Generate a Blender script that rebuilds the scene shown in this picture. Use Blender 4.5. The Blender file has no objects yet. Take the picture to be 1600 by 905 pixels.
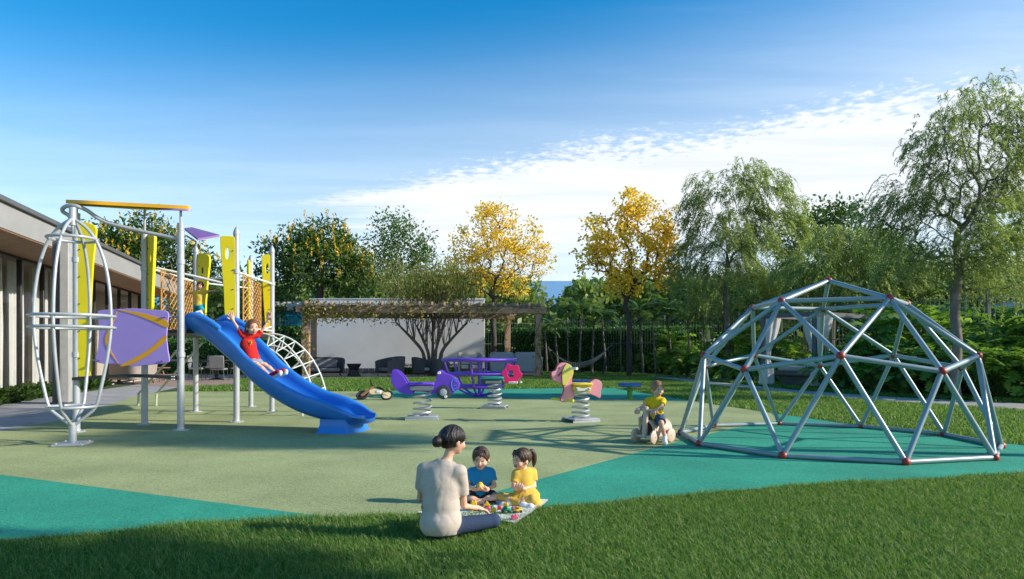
import bpy, bmesh, math, random
import numpy as np
from mathutils import Vector, Matrix

SC = bpy.context.scene
COL = SC.collection
R = math.radians
rng = np.random.default_rng(7)
random.seed(7)

# ---------------------------------------------------------------- camera, sky, sun, exposure
H, F, Y0 = 1.45, 1040.0, 552.0          # eye height in metres, focal length and horizon row of the photograph
cam = bpy.data.cameras.new('camera'); co = bpy.data.objects.new('camera', cam); COL.objects.link(co)
co.location = (0, 0, H); co.rotation_euler = (R(90), 0, 0)
cam.sensor_fit = 'HORIZONTAL'; cam.sensor_width = 36; cam.lens = 36 * F / 1600
cam.shift_y = (Y0 - 452.5) / 1600; cam.clip_end = 6000; cam.clip_start = .05
SC.camera = co
SUN_EL, SUN_AZ = 26.0, -9.0               # elevation; degrees from +X towards +Y
sd = Vector((math.cos(R(SUN_EL)) * math.cos(R(SUN_AZ)), math.cos(R(SUN_EL)) * math.sin(R(SUN_AZ)), math.sin(R(SUN_EL))))
sl = bpy.data.lights.new('sun', 'SUN'); so = bpy.data.objects.new('sun', sl); COL.objects.link(so)
sl.energy = 2.6; sl.angle = R(.9); sl.color = (1, .93, .81)
so.rotation_euler = sd.to_track_quat('Z', 'Y').to_euler()
SC.view_settings.view_transform = 'Standard'; SC.view_settings.look = 'None'
SC.view_settings.gamma = 1; SC.view_settings.exposure = 1.32
SC.cycles.max_bounces = 8; SC.cycles.transparent_max_bounces = 16; SC.cycles.diffuse_bounces = 3; SC.cycles.glossy_bounces = 3
SC.cycles.caustics_reflective = False; SC.cycles.caustics_refractive = False

def nd(t, typ, **kw):
    n = t.nodes.new(typ)
    for k, v in kw.items(): setattr(n, k, v)
    return n

def math_node(t, op, a, b=None, clamp=False):
    n = nd(t, 'ShaderNodeMath', operation=op, use_clamp=clamp)
    for i, v in enumerate((a, b)):
        if v is None: continue
        if isinstance(v, (int, float)): n.inputs[i].default_value = v
        else: t.links.new(v, n.inputs[i])
    return n.outputs[0]

def maprange(t, v, a, b, c=0.0, d=1.0):
    n = nd(t, 'ShaderNodeMapRange', interpolation_type='SMOOTHSTEP')
    t.links.new(v, n.inputs[0])
    for i, q in zip((1, 2, 3, 4), (a, b, c, d)): n.inputs[i].default_value = q
    return n.outputs[0]

w = bpy.data.worlds.new('World'); SC.world = w; w.use_nodes = True
t = w.node_tree; t.nodes.clear()
sky = nd(t, 'ShaderNodeTexSky', sky_type='NISHITA', sun_disc=False, sun_elevation=R(SUN_EL), sun_rotation=R(90 - SUN_AZ))
sky.air_density = 1.0; sky.dust_density = .25; sky.ozone_density = 2.2
hs = nd(t, 'ShaderNodeHueSaturation'); hs.inputs['Saturation'].default_value = 1.46; hs.inputs['Value'].default_value = .78
hs.inputs['Hue'].default_value = .494
t.links.new(sky.outputs[0], hs.inputs['Color'])
tc = nd(t, 'ShaderNodeTexCoord'); sp = nd(t, 'ShaderNodeSeparateXYZ'); t.links.new(tc.outputs['Generated'], sp.inputs[0])
zz = math_node(t, 'MAXIMUM', sp.outputs[2], .02)
cx = math_node(t, 'DIVIDE', sp.outputs[0], zz); cy = math_node(t, 'DIVIDE', sp.outputs[1], zz)   # point on the cloud layer
cv = nd(t, 'ShaderNodeCombineXYZ'); t.links.new(cx, cv.inputs[0]); t.links.new(cy, cv.inputs[1])
def noise(scale, detail, rough=.55, vec=None, sx=1, sy=1, rot=0):
    m = nd(t, 'ShaderNodeMapping'); m.inputs['Scale'].default_value = (sx, sy, 1); m.inputs['Rotation'].default_value = (0, 0, rot)
    t.links.new(vec or cv.outputs[0], m.inputs[0])
    n = nd(t, 'ShaderNodeTexNoise'); n.inputs['Scale'].default_value = scale; n.inputs['Detail'].default_value = detail
    n.inputs['Roughness'].default_value = rough; t.links.new(m.outputs[0], n.inputs['Vector']); return n.outputs[0]
edge = math_node(t, 'ADD', cy, math_node(t, 'MULTIPLY', cx, .55))
big = noise(.9, 4); fine = noise(15, 3, .6); streak = noise(1.1, 5, .6, sx=.35, sy=1.6, rot=R(29))
e2 = math_node(t, 'ADD', edge, math_node(t, 'MULTIPLY', math_node(t, 'SUBTRACT', big, .5), 1.1))
e2 = math_node(t, 'ADD', e2, math_node(t, 'MULTIPLY', math_node(t, 'SUBTRACT', fine, .5), 1.3))
body = maprange(t, e2, 3.30, 3.95)
wav = maprange(t, math_node(t, 'ADD', math_node(t, 'MULTIPLY', streak, .65), math_node(t, 'MULTIPLY', noise(5, 5, .6, sx=.4, sy=1.3, rot=R(29)), .35)), .34, .62, .58, .97)
azm = math_node(t, 'DIVIDE', sp.outputs[0], math_node(t, 'MAXIMUM', sp.outputs[1], .05))
azn = math_node(t, 'ADD', azm, math_node(t, 'MULTIPLY', math_node(t, 'SUBTRACT', streak, .5), .5))
lefty = maprange(t, azn, -.36, -.02)
low = maprange(t, math_node(t, 'ADD', edge, math_node(t, 'MULTIPLY', streak, 3.0)), 5.2, 9.5, 1.0, .26)
dense = math_node(t, 'MULTIPLY', math_node(t, 'MULTIPLY', math_node(t, 'MULTIPLY', body, wav), lefty), low)
wis = math_node(t, 'MULTIPLY', maprange(t, noise(.8, 6, .62, sx=.3, sy=1.5, rot=R(35)), .5, .80), .17)
wis = math_node(t, 'MULTIPLY', wis, maprange(t, azm, -.9, .5, .25, 1))
veil = maprange(t, math_node(t, 'SUBTRACT', sp.outputs[2], math_node(t, 'MULTIPLY', math_node(t, 'MINIMUM', azm, 1.5), .10)), .22, .47, .48, .0)
dn = math_node(t, 'MAXIMUM', dense, wis)
fac = math_node(t, 'MINIMUM', math_node(t, 'ADD', dn, veil), .97)
mx = nd(t, 'ShaderNodeMixRGB'); t.links.new(fac, mx.inputs[0]); t.links.new(hs.outputs[0], mx.inputs[1])
ccl = nd(t, 'ShaderNodeMixRGB'); t.links.new(maprange(t, noise(2.2, 6, .6, sx=.35, sy=1.4, rot=R(29)), .34, .66), ccl.inputs[0])
ccl.inputs[1].default_value = (3.3, 3.5, 3.75, 1); ccl.inputs[2].default_value = (3.85, 4.0, 4.1, 1); t.links.new(ccl.outputs[0], mx.inputs[2])
bg = nd(t, 'ShaderNodeBackground'); bg.inputs['Strength'].default_value = .112
t.links.new(mx.outputs[0], bg.inputs[0]); wo = nd(t, 'ShaderNodeOutputWorld'); t.links.new(bg.outputs[0], wo.inputs[0])

# ---------------------------------------------------------------- helpers
def G(px, py, z=0.0):
    """ground point of a row and column read off the photograph"""
    D = F * (H - z) / (py - Y0); return Vector(((px - 800) / F * D, D, z))
def P(px, py, D):
    return Vector(((px - 800) / F * D, D, H - (py - Y0) / F * D))

MATS = {}
def mat(name, c, rough=.5, var=.12, scale=6.0, bump=0.0, bscale=60.0, metal=0.0, spec=.5, coat=0.0, c2=None, detail=4):
    if name in MATS: return MATS[name]
    m = bpy.data.materials.new(name); m.use_nodes = True; t = m.node_tree
    b = t.nodes['Principled BSDF']; b.inputs['Roughness'].default_value = rough; b.inputs['Metallic'].default_value = metal
    b.inputs['Specular IOR Level'].default_value = spec; b.inputs['Coat Weight'].default_value = coat
    tc = nd(t, 'ShaderNodeTexCoord'); n = nd(t, 'ShaderNodeTexNoise'); n.inputs['Scale'].default_value = scale; n.inputs['Detail'].default_value = detail
    t.links.new(tc.outputs['Object'], n.inputs['Vector'])
    r = nd(t, 'ShaderNodeValToRGB'); t.links.new(n.outputs[0], r.inputs[0])
    c2 = c2 or tuple(x * (1 - var) for x in c); c1 = tuple(min(1, x * (1 + var)) for x in c)
    r.color_ramp.elements[0].position = .3; r.color_ramp.elements[0].color = (*c2, 1)
    r.color_ramp.elements[1].position = .7; r.color_ramp.elements[1].color = (*c1, 1)
    t.links.new(r.outputs[0], b.inputs['Base Color'])
    rr = nd(t, 'ShaderNodeMapRange'); t.links.new(n.outputs[0], rr.inputs[0])
    rr.inputs[3].default_value = max(.03, rough - .08); rr.inputs[4].default_value = min(1, rough + .1); t.links.new(rr.outputs[0], b.inputs['Roughness'])
    if bump:
        n2 = nd(t, 'ShaderNodeTexNoise'); n2.inputs['Scale'].default_value = bscale; n2.inputs['Detail'].default_value = 3
        t.links.new(tc.outputs['Object'], n2.inputs['Vector'])
        bp = nd(t, 'ShaderNodeBump'); bp.inputs['Strength'].default_value = bump; bp.inputs['Distance'].default_value = .01
        t.links.new(n2.outputs[0], bp.inputs['Height']); t.links.new(bp.outputs[0], b.inputs['Normal'])
    MATS[name] = m; return m

def leafmat(name, cs, trans=.4, rough=.45, tcol=1.25, spec=.35):
    """leaf colours spread at random over the separate leaves, with light shining through"""
    if name in MATS: return MATS[name]
    m = bpy.data.materials.new(name); m.use_nodes = True; t = m.node_tree
    b = t.nodes['Principled BSDF']; b.inputs['Roughness'].default_value = rough; b.inputs['Specular IOR Level'].default_value = spec
    g = nd(t, 'ShaderNodeNewGeometry'); r = nd(t, 'ShaderNodeValToRGB'); t.links.new(g.outputs['Random Per Island'], r.inputs[0])
    while len(r.color_ramp.elements) < len(cs): r.color_ramp.elements.new(.5)
    for i, c in enumerate(cs):
        r.color_ramp.elements[i].position = i / max(1, len(cs) - 1); r.color_ramp.elements[i].color = (*c, 1)
    t.links.new(r.outputs[0], b.inputs['Base Color'])
    tr = nd(t, 'ShaderNodeBsdfTranslucent'); mxx = nd(t, 'ShaderNodeMixRGB', blend_type='MULTIPLY'); mxx.inputs[0].default_value = 1
    mxx.inputs[2].default_value = (tcol, tcol, tcol * .6, 1); t.links.new(r.outputs[0], mxx.inputs[1]); t.links.new(mxx.outputs[0], tr.inputs[0])
    ms = nd(t, 'ShaderNodeMixShader'); ms.inputs[0].default_value = trans
    t.links.new(b.outputs[0], ms.inputs[1]); t.links.new(tr.outputs[0], ms.inputs[2])
    t.links.new(ms.outputs[0], t.nodes['Material Output'].inputs[0])
    MATS[name] = m; return m

def chain_loc(o):
    v = Vector((0, 0, 0))
    while o is not None: v += o.location; o = o.parent
    return v

def link(name, me, m, parent=None, smooth=True):
    o = bpy.data.objects.new(name, me); COL.objects.link(o)
    if m is not None and not me.materials: me.materials.append(m)
    if parent is not None:
        L = chain_loc(parent)
        if L.length > 1e-9: me.transform(Matrix.Translation(-L))
        o.parent = parent
    if smooth: me.polygons.foreach_set('use_smooth', np.ones(len(me.polygons), dtype=bool))
    return o

def tag(o, label=None, cat=None, group=None, kind=None):
    if label: o['label'] = label
    if cat: o['category'] = cat
    if group: o['group'] = group
    if kind: o['kind'] = kind
    return o

def thing(name, label, cat, loc=(0, 0, 0), group=None):
    o = bpy.data.objects.new(name, None); COL.objects.link(o); o.location = loc; o.empty_display_size = .1
    return tag(o, label, cat, group)

def rebase(o, loc, names=None):
    """give a one-mesh thing its own origin"""
    o.data.transform(Matrix.Translation(-Vector(loc))); o.location = loc; return o

def copy_tree(o, parent=None):
    c = o.copy(); COL.objects.link(c)
    if parent is not None: c.parent = parent
    for ch in list(o.children): copy_tree(ch, c)
    return c

def np_mesh(name, V, Fc):
    """mesh from numpy arrays; faces all with the same corner count"""
    me = bpy.data.meshes.new(name); V = np.asarray(V, dtype=np.float32); Fc = np.asarray(Fc, dtype=np.int32)
    n, k = Fc.shape
    me.vertices.add(len(V)); me.vertices.foreach_set('co', V.ravel())
    me.loops.add(n * k); me.loops.foreach_set('vertex_index', Fc.ravel())
    me.polygons.add(n); me.polygons.foreach_set('loop_start', np.arange(0, n * k, k, dtype=np.int32))
    me.update(calc_edges=True); return me

class MB:
    def __init__(s): s.v = []; s.f = []
    def add(s, vs, fs, M=None):
        o = len(s.v)
        s.v += [tuple(M @ Vector(v)) for v in vs] if M is not None else [tuple(v) for v in vs]
        s.f += [tuple(i + o for i in f) for f in fs]; return s
    def tube(s, pts, r, n=8, closed=False, caps=True):
        pts = [Vector(p) for p in pts]; N = len(pts); rs = r if isinstance(r, (list, tuple)) else [r] * N
        tang = []
        for i in range(N):
            a = pts[i - 1] if (i > 0 or closed) else pts[i]; b = pts[(i + 1) % N] if (i < N - 1 or closed) else pts[i]
            d = (b - a); tang.append(d.normalized() if d.length > 1e-9 else Vector((0, 0, 1)))
        u = tang[0].orthogonal().normalized(); vs = []
        for i in range(N):
            u = (u - tang[i] * u.dot(tang[i]))
            u = u.normalized() if u.length > 1e-6 else tang[i].orthogonal().normalized()
            w_ = tang[i].cross(u)
            for k in range(n):
                a = 2 * math.pi * k / n; vs.append(pts[i] + (u * math.cos(a) + w_ * math.sin(a)) * rs[i])
        fs = []
        for i in range(N if closed else N - 1):
            j = (i + 1) % N
            for k in range(n): fs.append((i * n + k, i * n + (k + 1) % n, j * n + (k + 1) % n, j * n + k))
        if caps and not closed:
            fs.append(tuple(range(n - 1, -1, -1))); fs.append(tuple((N - 1) * n + k for k in range(n)))
        return s.add(vs, fs)
    def box(s, c, size, rz=0, b=None, M=None):
        c = Vector(c); x, y, z = (q / 2 for q in size)
        if b is None: b = min(size) * .12
        b = min(b, min(x, y, z) * .9)
        bm = bmesh.new(); bmesh.ops.create_cube(bm, size=1, matrix=Matrix.Diagonal((2 * x, 2 * y, 2 * z, 1)))
        if b > 0: bmesh.ops.bevel(bm, geom=bm.edges[:], offset=b, segments=1, affect='EDGES')
        MM = Matrix.Translation(c) @ (M if M is not None else Matrix.Rotation(rz, 4, 'Z'))
        bm.verts.ensure_lookup_table()
        s.add([v.co.copy() for v in bm.verts], [tuple(v.index for v in f.verts) for f in bm.faces], MM); bm.free(); return s
    def ball(s, c, r, nu=12, nv=8, M=None):
        if not isinstance(r, (tuple, list)): r = (r, r, r)
        vs = [(0, 0, r[2])]; fs = []
        for i in range(1, nv):
            th = math.pi * i / nv
            for k in range(nu):
                a = 2 * math.pi * k / nu; vs.append((r[0] * math.sin(th) * math.cos(a), r[1] * math.sin(th) * math.sin(a), r[2] * math.cos(th)))
        vs.append((0, 0, -r[2])); L = len(vs) - 1
        for k in range(nu): fs.append((0, 1 + k, 1 + (k + 1) % nu)); fs.append((L, L - nu + (k + 1) % nu, L - nu + k))
        for i in range(nv - 2):
            for k in range(nu):
                a = 1 + i * nu; fs.append((a + k, a + nu + k, a + nu + (k + 1) % nu, a + (k + 1) % nu))
        return s.add(vs, fs, Matrix.Translation(Vector(c)) @ (M if M is not None else Matrix.Identity(4)))
    def lathe(s, c, prof, n=20, M=None):
        """prof: (radius, height) from the bottom up; closed at both ends"""
        vs = []; fs = []
        for (r, z) in prof:
            for k in range(n): a = 2 * math.pi * k / n; vs.append((r * math.cos(a), r * math.sin(a), z))
        for i in range(len(prof) - 1):
            for k in range(n): fs.append((i * n + k, i * n + (k + 1) % n, (i + 1) * n + (k + 1) % n, (i + 1) * n + k))
        fs.append(tuple(range(n - 1, -1, -1))); fs.append(tuple((len(prof) - 1) * n + k for k in range(n)))
        return s.add(vs, fs, Matrix.Translation(Vector(c)) @ (M if M is not None else Matrix.Identity(4)))
    def build(s, name, m, parent=None, smooth=True, angle=None):
        me = bpy.data.meshes.new(name); me.from_pydata(s.v, [], s.f); me.update()
        o = link(name, me, m, parent, smooth)
        if smooth and angle is None: angle = 40
        if smooth: sharp(me, angle)
        return o

def sharp(me, angle=40):
    """mark hard edges so that flat faces stay flat"""
    bm = bmesh.new(); bm.from_mesh(me); lim = R(angle)
    for e in bm.edges:
        if len(e.link_faces) == 2: e.smooth = e.calc_face_angle(0) < lim
    bm.to_mesh(me); bm.free()

def cr(pts, n=6, closed=True):
    """Catmull-Rom curve through points"""
    pts = [Vector(p) for p in pts]; N = len(pts); out = []
    for i in range(N if closed else N - 1):
        if closed: a, b, c, d = pts[i - 1], pts[i], pts[(i + 1) % N], pts[(i + 2) % N]
        else: a, b, c, d = pts[max(i - 1, 0)], pts[i], pts[i + 1], pts[min(i + 2, N - 1)]
        for k in range(n):
            q = k / n
            out.append(.5 * ((2 * b) + (c - a) * q + (2 * a - 5 * b + 4 * c - d) * q * q + (3 * b - a - 3 * c + d) * q ** 3))
    if not closed: out.append(pts[-1])
    return out

XZ = Matrix(((1, 0, 0, 0), (0, 0, -1, 0), (0, 1, 0, 0), (0, 0, 0, 1)))   # drawing plane (x, y) stood upright, front towards -Y
def plate(name, outline, thick, m, parent, M=None, holes=(), bev=.006):
    cu = bpy.data.curves.new('outline', 'CURVE'); cu.dimensions = '2D'; cu.fill_mode = 'BOTH'
    cu.bevel_depth = bev; cu.bevel_resolution = 1; cu.extrude = max(thick / 2 - bev, .0005); cu.offset = -bev
    for ring in (outline, *holes):
        sp_ = cu.splines.new('POLY'); sp_.points.add(len(ring) - 1); sp_.use_cyclic_u = True
        for q, p in zip(sp_.points, ring): q.co = (p[0], p[1], 0, 1)
    ob = bpy.data.objects.new('outline', cu); me = bpy.data.meshes.new_from_object(ob)
    bpy.data.objects.remove(ob); bpy.data.curves.remove(cu)
    me.transform((M or Matrix.Identity(4)) @ XZ); me.materials.clear()
    o = link(name, me, m, parent); sharp(me, 35); return o

def ellipse(c, rx, ry, n=20, a0=0): return [(c[0] + rx * math.cos(2 * math.pi * k / n + a0), c[1] + ry * math.sin(2 * math.pi * k / n + a0)) for k in range(n)]
def sheet(name, pts, z, m, kind='structure', sub=None):
    bm = bmesh.new(); f = bm.faces.new([bm.verts.new((p[0], p[1], z)) for p in pts])
    if f.normal.z < 0 or (f.normal_update() or f.normal.z < 0): f.normal_flip()
    bmesh.ops.triangulate(bm, faces=bm.faces[:]); me = bpy.data.meshes.new(name); bm.to_mesh(me); bm.free()
    return tag(link(name, me, m, None, False), kind=kind)

# ---- smooth solids: capsules and ellipsoids blended into one skin, meshed by surface nets
def cap(a, b, ra, rb=None, k=.015, fa=None, fb=None, op=1): return ('c', np.array(a, float), np.array(b, float), ra, ra if rb is None else rb, k, fa, fb, op)
def ell(c, r, A=None, k=.015, op=1):
    r = np.array(r if hasattr(r, '__len__') else (r, r, r), float)
    return ('e', np.array(c, float), r, np.eye(3) if A is None else np.array(A, float), None, k, None, None, op)
def solid(name, prims, h, m, parent):
    lo = np.full(3, 1e9); hi = -lo.copy(); bbs = []
    for p in prims:
        if p[0] == 'c':
            a, b, ra, rb = p[1:5]; q = max(ra, rb); l_, h_ = np.minimum(a, b) - q, np.maximum(a, b) + q
        else: q = p[2].max(); l_, h_ = p[1] - q, p[1] + q
        bbs.append((l_, h_))
        if p[8] == 1: lo = np.minimum(lo, l_); hi = np.maximum(hi, h_)
    lo -= 4 * h; hi += 4 * h; n = np.ceil((hi - lo) / h).astype(int) + 1
    ax = [lo[i] + h * np.arange(n[i]) for i in range(3)]
    f = np.full(n, .5, dtype=np.float32)
    for p, (l_, h_) in zip(prims, bbs):
        k = max(p[5], 1e-4); mg = k + 3 * h
        i0 = np.clip(np.floor((l_ - mg - lo) / h).astype(int), 0, n); i1 = np.clip(np.ceil((h_ + mg - lo) / h).astype(int) + 1, 0, n)
        if (i1 <= i0).any(): continue
        sl_ = tuple(slice(i0[i], i1[i]) for i in range(3))
        X = np.stack(np.meshgrid(*(ax[i][sl_[i]] for i in range(3)), indexing='ij'), -1)
        if p[0] == 'c':
            a, b, ra, rb = p[1:5]; ba = b - a; L = np.linalg.norm(ba) + 1e-9; u = ba / L
            pa = X - a; s_ = pa @ u; q = np.clip(s_ / L, 0, 1)
            d = np.linalg.norm(pa - (q * L)[..., None] * u, axis=-1) - (ra + (rb - ra) * q)
            if p[6] is not None: d = np.maximum(d, -s_ - p[6])
            if p[7] is not None: d = np.maximum(d, s_ - L - p[7])
        else:
            y = (X - p[1]) @ p[3].T; k0 = np.linalg.norm(y / p[2], axis=-1); k1 = np.linalg.norm(y / p[2] ** 2, axis=-1) + 1e-9
            d = k0 * (k0 - 1) / k1
        g = f[sl_]
        if p[8] == 1:
            hh = np.clip(.5 + .5 * (g - d) / k, 0, 1); f[sl_] = g * (1 - hh) + d * hh - k * hh * (1 - hh)
        else:
            d = -d; hh = np.clip(.5 - .5 * (g - d) / k, 0, 1); f[sl_] = g * (1 - hh) + d * hh + k * hh * (1 - hh)
    s = f < 0
    cnt = sum(s[i:n[0] - 1 + i, j:n[1] - 1 + j, q:n[2] - 1 + q].astype(np.int8) for i in (0, 1) for j in (0, 1) for q in (0, 1))
    I = np.argwhere((cnt > 0) & (cnt < 8)); idx = np.full(cnt.shape, -1, dtype=np.int32); idx[tuple(I.T)] = np.arange(len(I))
    acc = np.zeros((len(I), 3)); num = np.zeros(len(I))
    C = [np.array((i, j, q)) for i in (0, 1) for j in (0, 1) for q in (0, 1)]
    for a in C:
        for b in C:
            if (b - a).sum() == 1 and (b >= a).all():
                fa = f[tuple((I + a).T)]; fb = f[tuple((I + b).T)]; c = (fa < 0) != (fb < 0)
                q = np.where(c, fa / np.where(c, fa - fb, 1), 0); acc += np.where(c[:, None], a + q[:, None] * (b - a), 0); num += c
    V = lo + (I + acc / num[:, None]) * h
    Q = []
    for axis in range(3):
        o1, o2 = (axis + 1) % 3, (axis + 2) % 3
        a = [slice(None)] * 3; b = [slice(None)] * 3; a[axis] = slice(0, -1); b[axis] = slice(1, None)
        E_ = np.argwhere(s[tuple(a)] != s[tuple(b)]); ok = (E_[:, o1] > 0) & (E_[:, o2] > 0); E_ = E_[ok]
        d1 = np.zeros(3, int); d1[o1] = 1; d2 = np.zeros(3, int); d2[o2] = 1
        q = np.stack([idx[tuple((E_ - d1 - d2).T)], idx[tuple((E_ - d2).T)], idx[tuple(E_.T)], idx[tuple((E_ - d1).T)]], 1)
        inside = s[tuple(E_.T)]; q[~inside] = q[~inside][:, ::-1]; Q.append(q)
    Q = np.concatenate(Q); Q = Q[(Q >= 0).all(1)]
    return link(name, np_mesh(name, V, Q), m, parent)

# ---- trees
def unit(v): return v / (np.linalg.norm(v, axis=-1, keepdims=True) + 1e-9)
def leaves_np(C, d, nrm, L, W, tipw=.0, fold=0.0):
    """pointed leaf quads: base, side, tip, side"""
    d = unit(d); s = unit(np.cross(d, nrm)); L = np.broadcast_to(L, (len(C),))[:, None]; W = np.broadcast_to(W, (len(C),))[:, None]
    V = np.stack([C, C + d * L * .45 + s * W * .5, C + d * L, C + d * L * .45 - s * W * .5], 1).reshape(-1, 3)
    return V, np.arange(len(V)).reshape(-1, 4)
def rand_unit(n): return unit(rng.normal(size=(n, 3)))
def lobes(n, ls):
    """points spread through a list of ellipsoid lobes (centre, radii), denser near the outside"""
    vol = np.array([r[0] * r[1] * r[2] for c, r in ls]) ** .75; k = rng.choice(len(ls), n, p=vol / vol.sum())
    u = rand_unit(n) * (rng.random((n, 1)) ** .42)
    return np.array([ls[i][0] for i in k]) + u * np.array([ls[i][1] for i in k])
def skeleton(trunk, targets, bias=.3, steps=3, wob=.08, start=1, sag=0.0):
    nodes = [np.array(p, float) for p in trunk]; par = [-1] + list(range(len(trunk) - 1)); pl = [0.0]
    for i in range(1, len(nodes)): pl.append(pl[-1] + np.linalg.norm(nodes[i] - nodes[i - 1]))
    base = len(nodes); NP = np.zeros((base + steps * len(targets), 3)); NP[:base] = nodes; PL = np.zeros(len(NP)); PL[:base] = pl
    cnt = base; tips = []
    o = np.argsort(np.linalg.norm(targets - nodes[-1], axis=1))
    for tgt in targets[o]:
        dv = tgt - NP[start:cnt]; dist = np.linalg.norm(dv, axis=1)
        cost = dist + bias * PL[start:cnt] + np.where(dv[:, 2] < 0, -dv[:, 2] * .8, 0)
        j = int(np.argmin(cost)) + start; p0 = NP[j].copy(); L = np.linalg.norm(tgt - p0)
        for i in range(1, steps + 1):
            q = i / steps; p = p0 + (tgt - p0) * q
            if i < steps: p = p + rng.normal(size=3) * wob * L + np.array((0, 0, .12 * L * math.sin(q * math.pi)))
            NP[cnt] = p; par.append(j if i == 1 else cnt - 1); PL[cnt] = PL[par[cnt]] + L / steps; cnt += 1
        tips.append(cnt - 1)
    w_ = np.zeros(cnt)
    for i in tips: w_[i] += 1
    for i in range(cnt - 1, 0, -1): w_[par[i]] += w_[i]
    return NP[:cnt], np.array(par), w_, np.array(tips)
def limbs_np(N, par, w_, r_tip, r_base, n=5, ex=.42):
    r = r_tip * np.maximum(w_, 1) ** ex; r *= (r_base / r[0]) ** np.clip((r - r_tip) / (r[0] - r_tip + 1e-9), 0, 1); r = np.minimum(r, r_base)
    a = par[1:]; p0, p1 = N[a], N[1:]; r0, r1 = r[a], r[1:]
    r0 = np.minimum(r0, r1 * 1.7 + .002); d = unit(p1 - p0)
    ref = np.where(np.abs(d[:, 2:3]) > .9, np.array([[1., 0, 0]]), np.array([[0, 0, 1.]])); u = unit(np.cross(d, ref)); v = np.cross(d, u)
    an = 2 * np.pi * np.arange(n) / n
    ring = u[:, None] * np.cos(an)[None, :, None] + v[:, None] * np.sin(an)[None, :, None]
    p1 = p1 + d * r1[:, None] * .5
    V = np.concatenate([p0[:, None] + ring * r0[:, None, None], p1[:, None] + ring * r1[:, None, None]], 1).reshape(-1, 3)
    base = np.arange(len(p0))[:, None] * 2 * n; k = np.arange(n); k2 = (k + 1) % n
    q = np.stack([base + k2, base + k, base + n + k, base + n + k2], -1).reshape(-1, 4)
    return V, q
# ---------------------------------------------------------------- ground, paths, water
def rubber(name, c, dark):
    m = bpy.data.materials.new(name); m.use_nodes = True; t = m.node_tree; b = t.nodes['Principled BSDF']
    b.inputs['Roughness'].default_value = .85; b.inputs['Specular IOR Level'].default_value = .25
    tc = nd(t, 'ShaderNodeTexCoord'); v = nd(t, 'ShaderNodeTexVoronoi'); v.inputs['Scale'].default_value = 85; t.links.new(tc.outputs['Object'], v.inputs['Vector'])
    sp = nd(t, 'ShaderNodeSeparateColor'); t.links.new(v.outputs['Color'], sp.inputs[0])
    r = nd(t, 'ShaderNodeValToRGB'); t.links.new(sp.outputs[0], r.inputs[0])
    e = r.color_ramp.elements; e[0].position = .0; e[0].color = (*dark, 1); e[1].position = 1; e[1].color = (*[min(1, x * 1.25) for x in c], 1)
    q = e.new(.16); q.color = (*[x * .8 for x in c], 1); q = e.new(.6); q.color = (*c, 1)
    n = nd(t, 'ShaderNodeTexNoise'); n.inputs['Scale'].default_value = .7; n.inputs['Detail'].default_value = 5; t.links.new(tc.outputs['Object'], n.inputs['Vector'])
    mr = nd(t, 'ShaderNodeMapRange'); t.links.new(n.outputs[0], mr.inputs[0]); mr.inputs[1].default_value = .3; mr.inputs[2].default_value = .7; mr.inputs[3].default_value = .80; mr.inputs[4].default_value = 1.14
    mx = nd(t, 'ShaderNodeMixRGB', blend_type='MULTIPLY'); mx.inputs[0].default_value = 1; t.links.new(r.outputs[0], mx.inputs[1]); t.links.new(mr.outputs[0], mx.inputs[2])
    t.links.new(mx.outputs[0], b.inputs['Base Color'])
    bp = nd(t, 'ShaderNodeBump'); bp.inputs['Strength'].default_value = .35; bp.inputs['Distance'].default_value = .006
    t.links.new(v.outputs['Distance'], bp.inputs['Height']); t.links.new(bp.outputs[0], b.inputs['Normal']); return m
sage = rubber('sage rubber granules', (.335, .37, .165), (.22, .245, .115))
teal = rubber('teal rubber granules', (.035, .31, .195), (.02, .18, .115))
earth = mat('lawn soil and thatch', (.035, .065, .014), .95, .35, 3.0, .5, 40)
gnd = sheet('lawn', [(-900, -60), (900, -60), (900, 1500), (-900, 1500)], 0, earth)

def gp(*a): return [G(*q) for q in a]
front = gp((-260, 866), (0, 847), (130, 838), (250, 826), (400, 815), (500, 809), (600, 808), (650, 808), (850, 795), (1000, 783), (1130, 770), (1250, 760), (1400, 753), (1600, 741), (1750, 733))
back = gp((1750, 714), (1600, 697), (1400, 675), (1290, 658), (1200, 645), (1120, 633), (1040, 620), (960, 607), (870, 607), (560, 612), (280, 612), (240, 614), (215, 618), (100, 656), (0, 675), (-260, 712))
sheet('safety_surface', front + back, .008, sage)
sheet('teal_surface', gp((-260, 866), (0, 847), (130, 838), (250, 826), (400, 815), (510, 809.5), (0, 743), (-260, 712)), .012, teal)
sheet('teal_surface', gp((826, 796.5), (1000, 783), (1130, 770), (1250, 760), (1400, 753), (1600, 741), (1750, 733), (1750, 714), (1600, 697), (1400, 675), (1290, 658), (1205, 646), (1212, 652), (1222, 661), (1150, 669), (1060, 691), (837, 752), (775, 770)), .012, teal)
sheet('teal_surface', gp((590, 612), (870, 607), (960, 607), (1040, 620), (1085, 628), (1000, 625), (800, 623), (590, 622)), .012, teal)

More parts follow.
